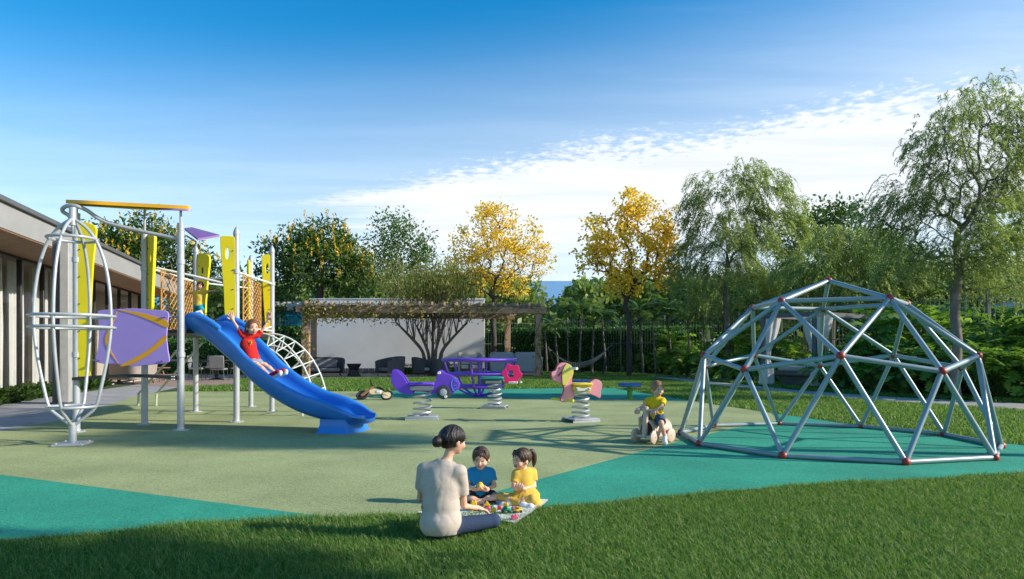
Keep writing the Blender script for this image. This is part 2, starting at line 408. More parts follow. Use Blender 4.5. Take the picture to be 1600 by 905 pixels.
def paving(name, c, bw, bh, rot=0, mort=.012, var=.25):
    m = bpy.data.materials.new(name); m.use_nodes = True; t = m.node_tree; b = t.nodes['Principled BSDF']; b.inputs['Roughness'].default_value = .7
    tc = nd(t, 'ShaderNodeTexCoord'); mp = nd(t, 'ShaderNodeMapping'); mp.inputs['Rotation'].default_value = (0, 0, rot); t.links.new(tc.outputs['Object'], mp.inputs[0])
    br = nd(t, 'ShaderNodeTexBrick'); br.inputs['Scale'].default_value = 1; br.inputs['Brick Width'].default_value = bw; br.inputs['Row Height'].default_value = bh
    br.inputs['Mortar Size'].default_value = mort; br.inputs['Color1'].default_value = (*c, 1); br.inputs['Color2'].default_value = (*[x * (1 - var) for x in c], 1); br.inputs['Mortar'].default_value = (*[x * .45 for x in c], 1)
    t.links.new(mp.outputs[0], br.inputs['Vector'])
    n = nd(t, 'ShaderNodeTexNoise'); n.inputs['Scale'].default_value = 3; n.inputs['Detail'].default_value = 6; t.links.new(mp.outputs[0], n.inputs['Vector'])
    mx = nd(t, 'ShaderNodeMixRGB', blend_type='MULTIPLY'); mx.inputs[0].default_value = .5; t.links.new(br.outputs[0], mx.inputs[1]); t.links.new(n.outputs[0], mx.inputs[2]); t.links.new(mx.outputs[0], b.inputs['Base Color']); return m
pav = paving('grey stone paving', (.50, .49, .50), 1.2, .6, R(15)); terr = paving('sandstone terrace paving', (.50, .36, .28), .9, .45); conc = paving('pale concrete path', (.52, .48, .43), 1.6, 3.2, R(30), .01, .1)
sheet('paved_path', gp((-260, 712), (0, 675), (100, 656), (215, 618), (240, 614), (281, 605), (230, 599), (0, 632), (-260, 668)), .006, pav)
sheet('terrace', [G(281, 605.5), G(370, 603), G(374, 593), G(852, 590), Vector((4, 53, 0)), Vector((-26, 58, 0)), G(150, 592), G(185, 599)], .012, terr)
sheet('garden_path', [G(905, 583.5), G(1000, 587.5), G(1100, 600.5), G(1250, 617), G(1400, 629), G(1600, 641), G(1800, 652), G(1800, 641), G(1600, 631), G(1400, 621), G(1250, 610.5), G(1100, 595), G(1000, 584.5), G(930, 582)], .008, conc)

sea_m = mat('sea water', (.05, .25, .46), .35, .25, .02)
me = np_mesh('sea', [(-700, 95, 4.6), (700, 95, 4.6), (900, 1000, 110), (-900, 1000, 110)], [(0, 1, 2, 3)]); tag(link('sea', me, sea_m, None, False), kind='structure')

# ---------------------------------------------------------------- long low building on the left
BA = np.array((-.2607, .9654)); BN = np.array((.9654, .2607)); BO = np.array((-15.75, 20.5))
def bp(s, n, z): q = BO + BA * s + BN * n; return Vector((q[0], q[1], z))
BR = math.atan2(BA[1], BA[0])            # boxes: x along the facade, y into the building
bld = thing('pavilion_building', 'long low building with grey roof fascia, timber soffit and curtained glass walls', 'building', bp(4, 0, 0))
def bbox(mb, s0, s1, n0, n1, z0, z1, b=.01):
    mb.box(bp((s0 + s1) / 2, (n0 + n1) / 2, (z0 + z1) / 2), (s1 - s0, n1 - n0, z1 - z0), BR, b); return mb
fasc = mat('pale grey painted fascia', (.30, .295, .29), .5, .06, 1.5); dkm = mat('dark bronze metal', (.045, .042, .042), .4, .2, 8, metal=.6)
bbox(MB(), -11, 17, -6, 1.83, 4.61, 5.27).build('roof', fasc, bld)
bbox(MB(), -11.05, 17.05, -6, 1.93, 5.27, 5.40).build('roof_edge', mat('dark roof edge flashing', (.10, .10, .105), .45, .1, 4), bld)
woodm = bpy.data.materials.new('timber soffit'); woodm.use_nodes = True
def woodnodes(m, c, c2, sc=(1, 12, 12), rot=0):
    t = m.node_tree; b = t.nodes['Principled BSDF']; b.inputs['Roughness'].default_value = .6
    tc = nd(t, 'ShaderNodeTexCoord'); mp = nd(t, 'ShaderNodeMapping'); mp.inputs['Scale'].default_value = sc; mp.inputs['Rotation'].default_value = (0, 0, rot); t.links.new(tc.outputs['Object'], mp.inputs[0])
    n = nd(t, 'ShaderNodeTexNoise'); n.inputs['Scale'].default_value = 1.6; n.inputs['Detail'].default_value = 6; t.links.new(mp.outputs[0], n.inputs['Vector'])
    r = nd(t, 'ShaderNodeValToRGB'); t.links.new(n.outputs[0], r.inputs[0]); r.color_ramp.elements[0].position = .3; r.color_ramp.elements[1].position = .72
    r.color_ramp.elements[0].color = (*c2, 1); r.color_ramp.elements[1].color = (*c, 1); t.links.new(r.outputs[0], b.inputs['Base Color'])
    bpn = nd(t, 'ShaderNodeBump'); bpn.inputs['Strength'].default_value = .15; t.links.new(n.outputs[0], bpn.inputs['Height']); t.links.new(bpn.outputs[0], b.inputs['Normal'])
woodnodes(woodm, (.40, .22, .13), (.22, .11, .06), (1, 10, 10), -BR)
for k in range(12):                                  # soffit boards running along the eave
    n0 = -.02 + k * .152
    bbox(MB(), -11, 17, n0, n0 + .146, 4.575, 4.606, .004).build('soffit_board', woodm, bld)
glass = bpy.data.materials.new('window glass'); glass.use_nodes = True; t = glass.node_tree; t.nodes.clear()
gl = nd(t, 'ShaderNodeBsdfGlossy'); gl.inputs['Roughness'].default_value = .02; tp = nd(t, 'ShaderNodeBsdfTransparent'); tp.inputs[0].default_value = (.95, .96, .96, 1)
fr = nd(t, 'ShaderNodeFresnel'); fr.inputs[0].default_value = 1.5; ms = nd(t, 'ShaderNodeMixShader'); gg = nd(t, 'ShaderNodeNewGeometry'); t.links.new(math_node(t, 'MULTIPLY', fr.outputs[0], math_node(t, 'SUBTRACT', 1.0, gg.outputs['Backfacing'])), ms.inputs[0]); t.links.new(tp.outputs[0], ms.inputs[1]); t.links.new(gl.outputs[0], ms.inputs[2])
ou = nd(t, 'ShaderNodeOutputMaterial'); t.links.new(ms.outputs[0], ou.inputs[0])
curt = mat('white sheer curtain', (.66, .63, .59), .8, .05, 3); inner = mat('interior plaster', (.62, .53, .45), .8, .1, 1)
bbox(MB(), -11, 17, -1.9, -1.7, 0, 4.6).build('back_wall', inner, bld); bbox(MB(), 16.8, 17, -5.8, 0, 0, 4.6).build('end_wall', inner, bld)
bbox(MB(), -11, 17, -5.8, .1, 0, .05).build('floor_slab', inner, bld)
PW = 1.75
for k in range(16):
    s0 = -11 + k * PW
    bbox(MB(), s0 - .05, s0 + .05, -.06, .08, .05, 4.57, .008).build('mullion', dkm, bld)
    bbox(MB(), s0 + .055, s0 + PW - .055, -.006, .006, .09, 4.5, 0).build('glass_pane', glass, bld)
    if k < 11:
        n = 48; V = []; q0, q1 = (.10, 1.30) if k % 2 else (.14, 1.55)
        for i in range(n + 1):
            u = i / n; ss = s0 + q0 + (q1 - q0) * u; nn = -.42 + .085 * math.sin(u * 2 * math.pi * 7 + k) + .03 * math.sin(u * 31)
            V += [bp(ss, nn, .07), bp(ss, nn * 1.0 - .02 * math.sin(u * 40), 2.2), bp(ss, nn * .9 - .05, 4.5)]
        link('curtain', np_mesh('curtain', V, [(3 * i + j, 3 * i + 3 + j, 3 * i + 4 + j, 3 * i + 1 + j) for i in range(n) for j in (0, 1)]), curt, bld)
bbox(MB(), -11, 17, -.07, .09, 4.5, 4.57, .006).build('head_rail', dkm, bld); bbox(MB(), -11, 17, -.07, .10, .05, .10, .006).build('sill_rail', dkm, bld)
cl = thing('column', 'tall dark grey square column standing on the grey path in front of the building', 'column', (-12.97, 19.2, 0))
grey_c = mat('charcoal painted steel', (.075, .075, .08), .45, .12, 4)
MB().box((-13.06, 19.24, 2.34), (.5, .24, 4.62), BR, .02).build('shaft', grey_c, cl)
MB().box((-12.82, 19.16, 2.34), (.40, .23, 4.60), BR, .015).build('cladding', mat('weathered grey cladding', (.36, .35, .33), .6, .1, 5), cl)
MB().box((-12.97, 19.2, .02), (.5, .66, .04), BR, .008).build('base_plate', grey_c, cl)

# ---------------------------------------------------------------- garden wall behind the pergola
plaster = mat('white rendered wall', (.68, .68, .68), .85, .05, .8, .25, 25)
WA, WB = Vector((-14.2, 47.0, 0)), Vector((-1.95, 47.4, 0))
wr = math.atan2(WB.y - WA.y, WB.x - WA.x); wl = (WB - WA).length; wc = (WA + WB) / 2
wn = Vector((math.sin(wr), -math.cos(wr), 0))
wall = thing('garden_wall', 'tall white rendered wall behind the timber pergola', 'wall', wc)
MB().box(wc + Vector((0, 0, 2.62)), (wl, .3, 5.24), wr, .02).build('wall_body', plaster, wall)
MB().box(wc + Vector((0, 0, 5.28)), (wl + .08, .38, .08), wr, .02).build('coping', plaster, wall)
tilem = mat('dark glazed skirting tile', (.06, .075, .085), .35, .5, 4)
nt = 30; tm = None
for k in range(nt):
    c = WA + (WB - WA) * ((k + .5) / nt) + wn * .16 + Vector((0, 0, .21))
    MB().box(c, (wl / nt - .02, .03, .36), wr, .006).build('tile', tilem, wall)
far_w = thing('house', 'low cream house wall with terracotta ledge seen past the left pergola post', 'house', (-19.5, 60, 0))
MB().box((-19.5, 60, 3.0), (6, 3, 6.0), 0).build('wall', mat('cream render', (.62, .50, .40), .8, .08, 1), far_w)
MB().box((-19.5, 58.8, 4.9), (6.2, .5, .16), 0).build('ledge', mat('terracotta ledge', (.42, .2, .12), .8), far_w)
for k in range(4): MB().box((-21.6 + k * 1.4, 58.45, 5.3), (.8, .1, .5), 0).build('window', dkm, far_w)
pl = thing('raised_pool', 'raised swimming pool with bright blue front beyond the hedge', 'pool', (-18.2, 53.5, 0))
MB().box((-18.2, 53.5, 2.35), (5.6, 3, 4.7), 0).build('basin', mat('blue pool mosaic', (.015, .36, .58), .2, .25, 3), pl)
MB().box((-18.2, 53.5, 4.72), (5.4, 2.8, .03), 0, .002).build('water', mat('pool water', (.05, .42, .6), .05), pl)
bh = thing('house', 'pale blue-white house corner behind the fence at the far right', 'house', (36, 47, 0))
MB().box((36.3, 47, 2.6), (4, 4, 5.2), R(-20)).build('wall', mat('pale blue render', (.55, .62, .68), .7), bh)
MB().box((36.3, 47, 5.3), (4.5, 4.5, .2), R(-20)).build('roof', mat('grey flat roof', (.3, .3, .3), .7), bh)
for k in range(3): MB().box((34.6 + k * 1.1, 45.2 + k * -.35, 3.9), (.6, .3, .8), R(-20)).build('window', dkm, bh)

# ---------------------------------------------------------------- pergola
pw = bpy.data.materials.new('pergola timber'); pw.use_nodes = True; woodnodes(pw, (.50, .32, .21), (.33, .19, .115), (3, 3, 14))
pg = thing('pergola', 'long timber pergola with leafy vine over the terrace seating', 'pergola', (-5, 41, 0))
FL, FR = Vector((-11.75, 38.0, 0)), Vector((1.56, 39.6, 0)); RL, RR = Vector((-13.1, 44.0, 0)), Vector((-.30, 45.3, 0))
pr = math.atan2(FR.y - FL.y, FR.x - FL.x)
for q, wd in ((FL, .40), (FR, .32), (RR, .34), (RL, .34)): MB().box(q + Vector((0, 0, 2.05)), (wd, wd, 4.1), pr, .015).build('post', pw, pg)
for a, b in ((FL, FR), (RL, RR)):
    c = (a + b) / 2; L = (b - a).length + 1.0
    for s in (-1, 1): MB().box(c + Vector((0, s * .22, 3.99)), (L, .09, .40), pr, .012).build('beam', pw, pg)
for k in range(20):
    u = k / 19; a = FL.lerp(FR, u); b = RL.lerp(RR, u); d = (b - a).normalized(); a = a - d * .55; b = b + d * .5; c = (a + b) / 2
    MB().box(c + Vector((0, 0, 4.305)), ((b - a).length, .12, .22), math.atan2(d.y, d.x), .012).build('rafter', pw, pg)

# ---------------------------------------------------------------- terrace furniture
cush = mat('grey woven upholstery', (.20, .20, .21), .9, .12, 12, .3, 90); cush2 = mat('light grey upholstery', (.36, .37, .39), .9, .08, 6, .3, 60)
creamf = mat('cream upholstery', (.62, .56, .48), .9, .06, 8, .2, 60); blackm = mat('black powder coated metal', (.02, .02, .022), .45, .2, 10)
rope = mat('dark woven rope', (.085, .085, .09), .8, .3, 30, .5, 60); whitec = mat('white seat cushion', (.62, .61, .58), .9, .06, 8)
def armchair(name, label, cat, loc, w, d, h, rz, fabric, legs, group=None, seat=.42):
    o = thing(name, label, cat, (0, 0, 0), group); z0 = .16 * h
    MB().box((0, 0, seat * h * .82), (w * .84, d * .86, seat * h * .42), 0, .05).build('seat_cushion', fabric, o)
    pts = [(-w / 2, -d / 2), (-w / 2 * 1.02, 0), (-w * .44, d * .43), (0, d / 2), (w * .44, d * .43), (w / 2 * 1.02, 0), (w / 2, -d / 2)]
    cv = cr([(p[0], p[1], 0) for p in pts], 5, False); V = []; N = len(cv)
    for i, p in enumerate(cv):
        u = i / (N - 1); top = h * (.72 + .28 * math.sin(u * math.pi) ** .7); q = .93
        V += [(p.x, p.y, z0), (p.x * 1.06, p.y * 1.08, top), (p.x * 1.06 * q, p.y * 1.08 * q, top), (p.x * q, p.y * q, z0)]
    fs = [(4 * i + j, 4 * i + 4 + j, 4 * i + 4 + (j + 1) % 4, 4 * i + (j + 1) % 4) for i in range(N - 1) for j in range(4)] + [(3, 2, 1, 0), tuple(4 * (N - 1) + j for j in range(4))]
    MB().add(V, fs).build('shell', fabric if legs == 'low' else rope, o)
    MB().box((0, d * .30, h * .66), (w * .72, d * .16, h * .44), 0, .05, M=Matrix.Rotation(-.18, 4, 'X')).build('back_cushion', fabric, o)
    for sx in (-1, 1):
        for sy in (-1, 1): MB().tube([(sx * w * .40, sy * d * .40, z0 + .02), (sx * w * .45, sy * d * .46, .014)], .022, 6).build('leg', blackm, o)
    o.location = loc; o.rotation_euler.z = rz; return o
T = .014
armchair('sofa', 'dark grey woven two-seat sofa in the wall shade beside the left pergola post', 'sofa', P(505, 588.5, 41.3) * 1, 2.4, 1.3, 1.2, R(18), cush, 'tall').location.z = T
armchair('armchair', 'dark woven armchair turned sideways between black hourglass table and leaning tree', 'armchair', P(611, 588.5, 41.3), 1.75, 1.25, 1.25, R(-55), cush, 'tall').location.z = T
armchair('armchair', 'woven armchair with white back cushion below the multi-stemmed tree', 'armchair', P(658, 588, 41.9), .95, .95, 1.2, R(70), whitec, 'tall').location.z = T
armchair('armchair', 'charcoal armchair just behind the purple car spring rider handle', 'armchair', P(688, 588.5, 41.3), .85, .85, 1.12, R(120), cush, 'tall').location.z = T
armchair('armchair', 'cream tub armchair against the right end of the white wall', 'armchair', P(734, 588, 44), 1.5, 1.3, 1.55, R(10), creamf, 'low').location.z = T
sf = thing('sofa', 'long light grey cube sofa under the right side of the pergola', 'sofa', (.3, 42.5, 0))
for k, (x, w_) in enumerate(((-.95, 1.55), (.62, 1.55))):
    MB().box((.3 + x, 42.55, .86), (w_, .5, 1.32), 0, .12).build('backrest', cush2, sf); MB().box((.3 + x, 43.3, .5), (w_, 1.2, .6), 0, .1).build('seat', cush2, sf)
MB().box((1.75, 43.1, .75), (.4, 1.7, 1.1), 0, .12).build('armrest', cush2, sf)
for x in (-1.3, 1.9):
    for y in (42.5, 43.8): MB().box((x, y, .115), (.12, .12, .2), 0).build('leg', blackm, sf)
ht = thing('side_table', 'black hourglass side table on the terrace in front of the white wall', 'table', P(553, 588.6, 41.2) * 1)
ht.location.z = 0; q = ht.location
MB().lathe((q.x, q.y, T), [(.42, 0), (.44, .03), (.26, .36), (.26, .40)], 6).build('base', blackm, ht); MB().lathe((q.x, q.y, T + .405), [(.26, 0), (.42, .28), (.44, .34)], 6).build('bowl', blackm, ht)
MB().lathe((q.x, q.y, T + .75), [(.46, 0), (.47, .02), (.46, .04)], 6).build('top', blackm, ht)
st = thing('side_table', 'small black frame side table beside the cream armchair', 'table', (-2.3, 41.2, 0))
for sx in (-.36, .36):
    for sy in (-.25, .25): MB().box((-2.3 + sx, 41.2 + sy, .38), (.06, .06, .72), 0, .008).build('leg', blackm, st)
MB().box((-2.3, 41.2, .76), (.82, .6, .05), 0).build('top', blackm, st)
def dining_chair(label, loc, rz, group):
    o = thing('dining_chair', label, 'chair', (0, 0, 0), group)
    MB().box((0, 0, .62), (.72, .66, .10), 0, .03).build('seat', cush, o)
    MB().box((0, .36, .98), (.74, .07, .66), 0, .03, M=Matrix.Rotation(-.12, 4, 'X')).build('backrest', cush, o)
    for sx in (-1, 1):
        MB().tube([(sx * .38, .36, .95), (sx * .40, -.2, .93), (sx * .40, -.3, .6)], .022, 6).build('armrest', blackm, o)
        for sy in (-1, 1): MB().tube([(sx * .31, sy * .28, .6), (sx * .36, sy * .34, .014)], .02, 6).build('leg', blackm, o)
    o.location = loc; o.rotation_euler.z = rz; return o
grp = 'grey chairs around the outdoor dining table'
dining_chair('grey dining chair with its back to the playground, showing a full upholstered back', P(342, 599, 34.2), R(186), grp).location.z = T
dining_chair('grey dining chair at the far left of the dark dining table', P(308, 598, 35.5), R(100), grp).location.z = T
dining_chair('grey dining chair on the far side of the dark dining table', P(328, 594, 38), R(-4), grp).location.z = T
dining_chair('grey dining chair partly behind the lower middle of the slide', P(372, 596, 36), R(-80), grp).location.z = T
dt = thing('dining_table', 'dark round outdoor dining table ringed by grey chairs', 'table', (0, 0, 0)); c = P(338, 596, 36.2)
MB().lathe((c.x, c.y, 1.02), [(.95, 0), (.97, .03), (.95, .06)], 24).build('top', blackm, dt); MB().lathe((c.x, c.y, .014), [(.42, 0), (.4, .04), (.09, .1), (.09, 1.0)], 14).build('pedestal', blackm, dt)
armchair('tub_chair', 'taupe woven tub chair behind the purple panel of the play tower', 'chair', P(205, 600, 31.5), 1.6, 1.3, 1.25, R(165), mat('taupe weave', (.30, .25, .22), .85, .2, 30, .5, 60), 'low').location.z = T
rt = thing('bistro_table', 'little round red-brown table with splayed legs behind the purple panel', 'table', (0, 0, 0)); c = P(250, 598, 32.5); redm = mat('russet painted metal', (.33, .13, .09), .5)
MB().lathe((c.x, c.y, .72), [(.46, 0), (.47, .02), (.45, .04)], 20).build('top', redm, rt)
for k in range(3): a = k * 2.1; MB().tube([(c.x + .1 * math.cos(a), c.y + .1 * math.sin(a), .72), (c.x + .3 * math.cos(a), c.y + .3 * math.sin(a), .014)], .03, 6).build('leg', redm, rt)

# ---------------------------------------------------------------- cabana, hammock
cb = thing('cabana', 'open garden cabana with grey posts, tied white curtains and daybed seen through the dome', 'cabana', (14.0, 31, 0))
C0, C1, C2, C3 = Vector((11.2, 29.6, 0)), Vector((12.75, 28.0, 0)), Vector((16.1, 30.2, 0)), Vector((14.6, 31.9, 0))
for q in (C0, C1, C2, C3): MB().box(q + Vector((0, 0, 1.52)), (.2, .2, 3.0), R(35), .015).build('post', grey_c, cb)
for a, b in ((C0, C1), (C1, C2), (C2, C3), (C3, C0)):
    d = b - a; MB().box((a + b) / 2 + Vector((0, 0, 3.1)), (d.length + .18, .16, .20), math.atan2(d.y, d.x), .012).build('beam', grey_c, cb)
ctr = (C0 + C1 + C2 + C3) / 4
MB().box(ctr + Vector((0, 0, .55)), (3.4, 1.9, .16), R(33), .02).build('daybed_base', grey_c, cb); MB().box(ctr + Vector((0, 0, .76)), (3.2, 1.75, .24), R(33), .08).build('mattress', mat('taupe mattress', (.42, .38, .34), .9, .06, 5), cb)
MB().box(ctr + Vector((.9, .9, 1.1)), (1.9, .3, .45), R(20), .1, M=Matrix.Rotation(R(20), 4, 'Z') @ Matrix.Rotation(-.35, 4, 'X')).build('bolster', cush2, cb)
for s in (-1.3, 1.3): MB().box(ctr + Vector((s * math.cos(R(33)), s * math.sin(R(33)), .24)), (.14, 1.6, .46), R(33), .01).build('leg', grey_c, cb)
for q, side in ((C0, 1), (C1, 1), (C2, -1), (C3, -1)):
    n = 40; V = []
    for j in range(9):
        z = .06 + 2.92 * j / 8; wd = .62 - .42 * math.exp(-((z - 1.35) / .45) ** 2) if z < 1.7 else .62 - .42 * math.exp(-((z - 1.35) / .75) ** 2)
        for i in range(n):
            a = 2 * math.pi * i / n; rr = .5 * wd * (1 + .16 * math.sin(a * 7 + z)); V.append((q.x + side * (.12 + .16 * max(0, z - 1.3)) + rr * math.cos(a), q.y - .05 + rr * .42 * math.sin(a), z))
    fs = [(j * n + i, j * n + (i + 1) % n, (j + 1) * n + (i + 1) % n, (j + 1) * n + i) for j in range(8) for i in range(n)]
    MB().add(V, fs).build('curtain', curt, cb)
hm = thing('hammock', 'grey woven hammock slung between stakes in front of the leafy bed', 'hammock', (4.6, 44, 0))
ha, hb = P(862, 548, 44), P(953, 541, 44); n = 18; V = []
for i in range(n + 1):
    u = i / n; sagz = -1.25 * (4 * u * (1 - u)); wd = .1 + .62 * math.sin(u * math.pi) ** .6; p = ha.lerp(hb, u)
    for j in range(7):
        v = j / 6 * 2 - 1; V.append((p.x, p.y + v * wd, p.z + sagz + .33 * v * v * math.sin(u * math.pi)))
net = mat('grey hammock weave', (.22, .22, .235), .9, .3, 12, .8, 30)
link('bed', np_mesh('bed', V, [(i * 7 + j, i * 7 + 7 + j, i * 7 + 8 + j, i * 7 + j + 1) for i in range(n) for j in range(6)]), net, hm)
for a, s in ((ha, -1), (hb, 1)): MB().tube([a, (a.x + s * .25, a.y, a.z + .1)], .03, 6).build('cord', net, hm); MB().tube([(a.x + s * .25, a.y, a.z + .25), (a.x - s * .5, a.y + .05, 0)], .06, 8).build('stake', blackm, hm)
fringe = MB()
for i in range(26):
    u = .1 + .8 * i / 25; p = ha.lerp(hb, u); z = p.z - 1.25 * 4 * u * (1 - u); wd = .1 + .62 * math.sin(u * math.pi) ** .6
    fringe.tube([(p.x, p.y - wd, z + .3 * math.sin(u * math.pi)), (p.x + .02, p.y - wd - .03, z)], .018, 4)
fringe.build('fringe', net, hm)['kind'] = 'stuff'

# ---------------------------------------------------------------- fence and hedges at the back
fm = mat('green painted fence bars', (.16, .22, .13), .5, .15, 5)
FP = [Vector((-24, 47, 0)), Vector((-14.6, 51.2, 0)), Vector((2.6, 55, 0)), Vector((13.3, 46.5, 0)), Vector((20.8, 29, 0)), Vector((27, 21, 0))]
fl = ['dark metal bar fence in front of the raised pool left of the white wall', 'metal bar fence behind the white wall and yellow tree', 'tall green metal bar fence behind the hammock and palms', 'tall green metal bar fence running behind the cabana', 'tall green metal bar fence at the far right beyond the shrubs']
for k in range(5):
    a, b = FP[k], FP[k + 1]; L = (b - a).length; fn = thing('fence', fl[k], 'fence', a, 'runs of tall metal bar fence'); m = MB(); n = int(L / .22)
    for i in range(1, n): p = a.lerp(b, i / n); m.tube([(p.x, p.y, .1), (p.x, p.y, 4.1)], .016, 4, caps=False)
    m.build('bars', fm, fn)['kind'] = 'stuff'
    for z in (.4, 2.2, 3.9): MB().tube([a + Vector((0, 0, z)), b + Vector((0, 0, z))], .025, 5).build('rail', fm, fn)
    for i in range(int(L / 3.6) + 1): p = a.lerp(b, min(1, i * 3.6 / L)); MB().box((p.x, p.y, 2.1), (.09, .09, 4.2), 0, .01).build('post', fm, fn)
# ---------------------------------------------------------------- vegetation
bark = mat('dark bark', (.065, .05, .04), .9, .35, 5, .6, 30); barkg = mat('grey bark', (.17, .145, .125), .9, .3, 5, .6, 30); barkb = mat('pale mottled bark', (.16, .13, .105), .9, .7, 14, .9, 22)
lf_dark = leafmat('dark evergreen leaves', [(.04, .085, .016), (.075, .145, .026), (.12, .20, .04)], .4)
lf_mid = leafmat('mid green leaves', [(.065, .13, .035), (.11, .195, .05), (.16, .26, .075)], .45)
lf_will = leafmat('feathery leaves', [(.18, .245, .08), (.27, .345, .12), (.37, .44, .20)], .5, tcol=1.35)
lf_yel = leafmat('golden blossom', [(.80, .50, .025), (.90, .64, .05), (.93, .76, .16)], .5, tcol=1.15)
lf_olive = leafmat('olive twig leaves', [(.12, .14, .026), (.20, .21, .045), (.30, .29, .08)], .4)
lf_palm = leafmat('palm leaflets', [(.065, .135, .032), (.11, .205, .048), (.17, .28, .075)], .45, rough=.35)
lf_shrub = leafmat('glossy shrub leaves', [(.09, .19, .026), (.16, .30, .045), (.32, .46, .08)], .5, rough=.35, spec=.5)
lf_hedge = leafmat('clipped hedge leaves', [(.045, .135, .03), (.08, .20, .045), (.12, .26, .065)], .35)
lf_far = leafmat('light green far leaves', [(.12, .19, .055), (.21, .29, .085), (.31, .38, .13)], .5)  # lighter green foliage of the wood beyond the fence
lf_vine = leafmat('vine leaves', [(.12, .13, .03), (.26, .24, .07), (.42, .38, .14)], .4)
can_m = leafmat('yellow flower candles', [(.74, .46, .03), (.84, .58, .06)], .35)

def lb(px, py, D, rx, ry, rd=None):
    s = D / F; c = P(px, py, D); return (np.array(c), np.array((rx * s, (rd or rx) * s, ry * s)))
def trunk_pts(px, py0, py1, D, lean=0.0, n=5, z0=0.0):
    b = P(px, py0, D); e = P(px + lean, py1, D); b.z = z0
    return [np.array(b.lerp(e, i / (n - 1))) + np.array((0, 0, 0)) + (rng.normal(size=3) * .03 if 0 < i < n - 1 else 0) for i in range(n)]
def plant_tree(name, label, cat, trunk, targets, r_tip, r_base, bark_m, crown, group=None, kw={}, stems=None):
    o = thing(name, label, cat, Vector(trunk[0]), group)
    N, par, w_, tips = skeleton(trunk, targets, **kw)
    V, q = limbs_np(N, par, w_, r_tip, r_base)
    lt = len(trunk) - 1
    nl = lt * 10
    link('trunk', np_mesh('trunk', V[:nl], q[:lt * 5]), bark_m, o)
    link('limbs', np_mesh('limbs', V[nl:], q[lt * 5:] - nl), bark_m, o)
    for nm, (LV, LF), m in crown(N, par, tips): link(nm, np_mesh(nm, LV, LF), m, o, False)
    return o
def clump_leaves(tips, per, rad, L, W, up=.2, flat=1.0, outward=None):
    n = len(tips) * per; C = np.repeat(tips, per, 0); off = rng.normal(size=(n, 3)) * rad; off[:, 2] *= flat; C = C + off
    d = unit(rand_unit(n) + unit(off) * .7 + np.array((0, 0, up))); s = rng.uniform(.65, 1.25, n)
    return leaves_np(C, d, rand_unit(n), L * s, W * s)
def merge(*vs):
    V = []; Q = []; o = 0
    for v, q in vs: V.append(v); Q.append(q + o); o += len(v)
    return np.concatenate(V), np.concatenate(Q)

# golden blossom trees
def golden(label, px, base_y, top, D, ls, n, seed):
    global rng
    rng = np.random.default_rng(seed); tg = lobes(n, ls)
    def crown(N, par, tips):
        tp = N[tips]; inner = N[rng.choice(len(N), len(tips))]
        a = clump_leaves(tp, 24, .165 * D / 42, .21, .15, .1, .8)
        b = clump_leaves(tp[::4], 8, .22 * D / 42, .22, .12, 0, .8)
        return [('blossom', a, lf_yel), ('foliage', b, lf_olive)]
    return plant_tree('golden_tree', label, 'tree', trunk_pts(px, base_y, top, D), tg, .011, .18 * D / 42, bark, crown, None, dict(bias=.25, steps=3, wob=.07, start=2))
golden('golden blossoming tree right of the white wall, its low trunk behind the pergola', 771, 578, 480, 52,
       [lb(770, 345, 52, 45, 34), lb(735, 395, 52, 42, 42), lb(815, 385, 52, 46, 46), lb(775, 400, 52, 55, 45), lb(845, 410, 52, 26, 30), lb(712, 420, 52, 26, 36), lb(790, 440, 52, 46, 26), lb(762, 322, 52, 18, 16), lb(740, 440, 52, 40, 24)], 300, 11)
golden('golden blossoming tree with full bare trunk standing between hammock and path', 983, 588.5, 490, 41.3,
       [lb(990, 330, 41.3, 34, 30), lb(945, 370, 41.3, 40, 40), lb(1025, 350, 41.3, 38, 40), lb(985, 390, 41.3, 58, 48), lb(1040, 395, 41.3, 30, 45), lb(925, 400, 41.3, 26, 30), lb(975, 440, 41.3, 46, 26), lb(984, 308, 41.3, 16, 14), lb(1035, 430, 41.3, 30, 30)], 310, 12)

# dark evergreens with yellow candles
def candle_tree(label, px, base_y, top, D, ls, n, seed, ncan=130):
    global rng
    rng = np.random.default_rng(seed); tg = lobes(n, ls)
    def crown(N, par, tips):
        tp = N[tips]; a = clump_leaves(tp, 46, .30, .36, .14, .15)
        hi = tp[np.argsort(-(tp[:, 2] - .6 * tp[:, 1] + .4 * tp[:, 0] + rng.normal(size=len(tp)) * .5))[:ncan]]
        C = np.repeat(hi + rng.normal(size=hi.shape) * .22 + np.array((0, -.15, .22)), 12, 0); k = len(C)
        C = C + np.array([(0, 0, .05 * (i % 12)) for i in range(k)]); d = rand_unit(k) + np.array((0, 0, 1.1))
        b = leaves_np(C, d, rand_unit(k), .16, .12)
        return [('foliage', a, lf_dark), ('flower_spikes', b, can_m)]
    return plant_tree('evergreen_tree', label, 'tree', trunk_pts(px, base_y, top, D), tg, .018, .3, bark, crown, None, dict(bias=.2, steps=3, wob=.08, start=2))
candle_tree('dark evergreen with yellow flower candles between the play tower and the pergola', 500, 586, 440, 50,
            [lb(455, 395, 50, 48, 38), lb(505, 375, 50, 44, 26), lb(545, 420, 50, 42, 40), lb(500, 420, 50, 70, 45), lb(430, 440, 50, 34, 45), lb(575, 440, 50, 24, 30), lb(425, 490, 50, 22, 20)], 240, 21)
candle_tree('dark evergreen with yellow flower candles rising behind the low building', 215, 590, 450, 48,
            [lb(180, 375, 48, 40, 36), lb(240, 372, 48, 44, 38), lb(210, 410, 48, 60, 40), lb(285, 410, 48, 36, 45), lb(320, 440, 48, 24, 34)], 190, 22, 110)

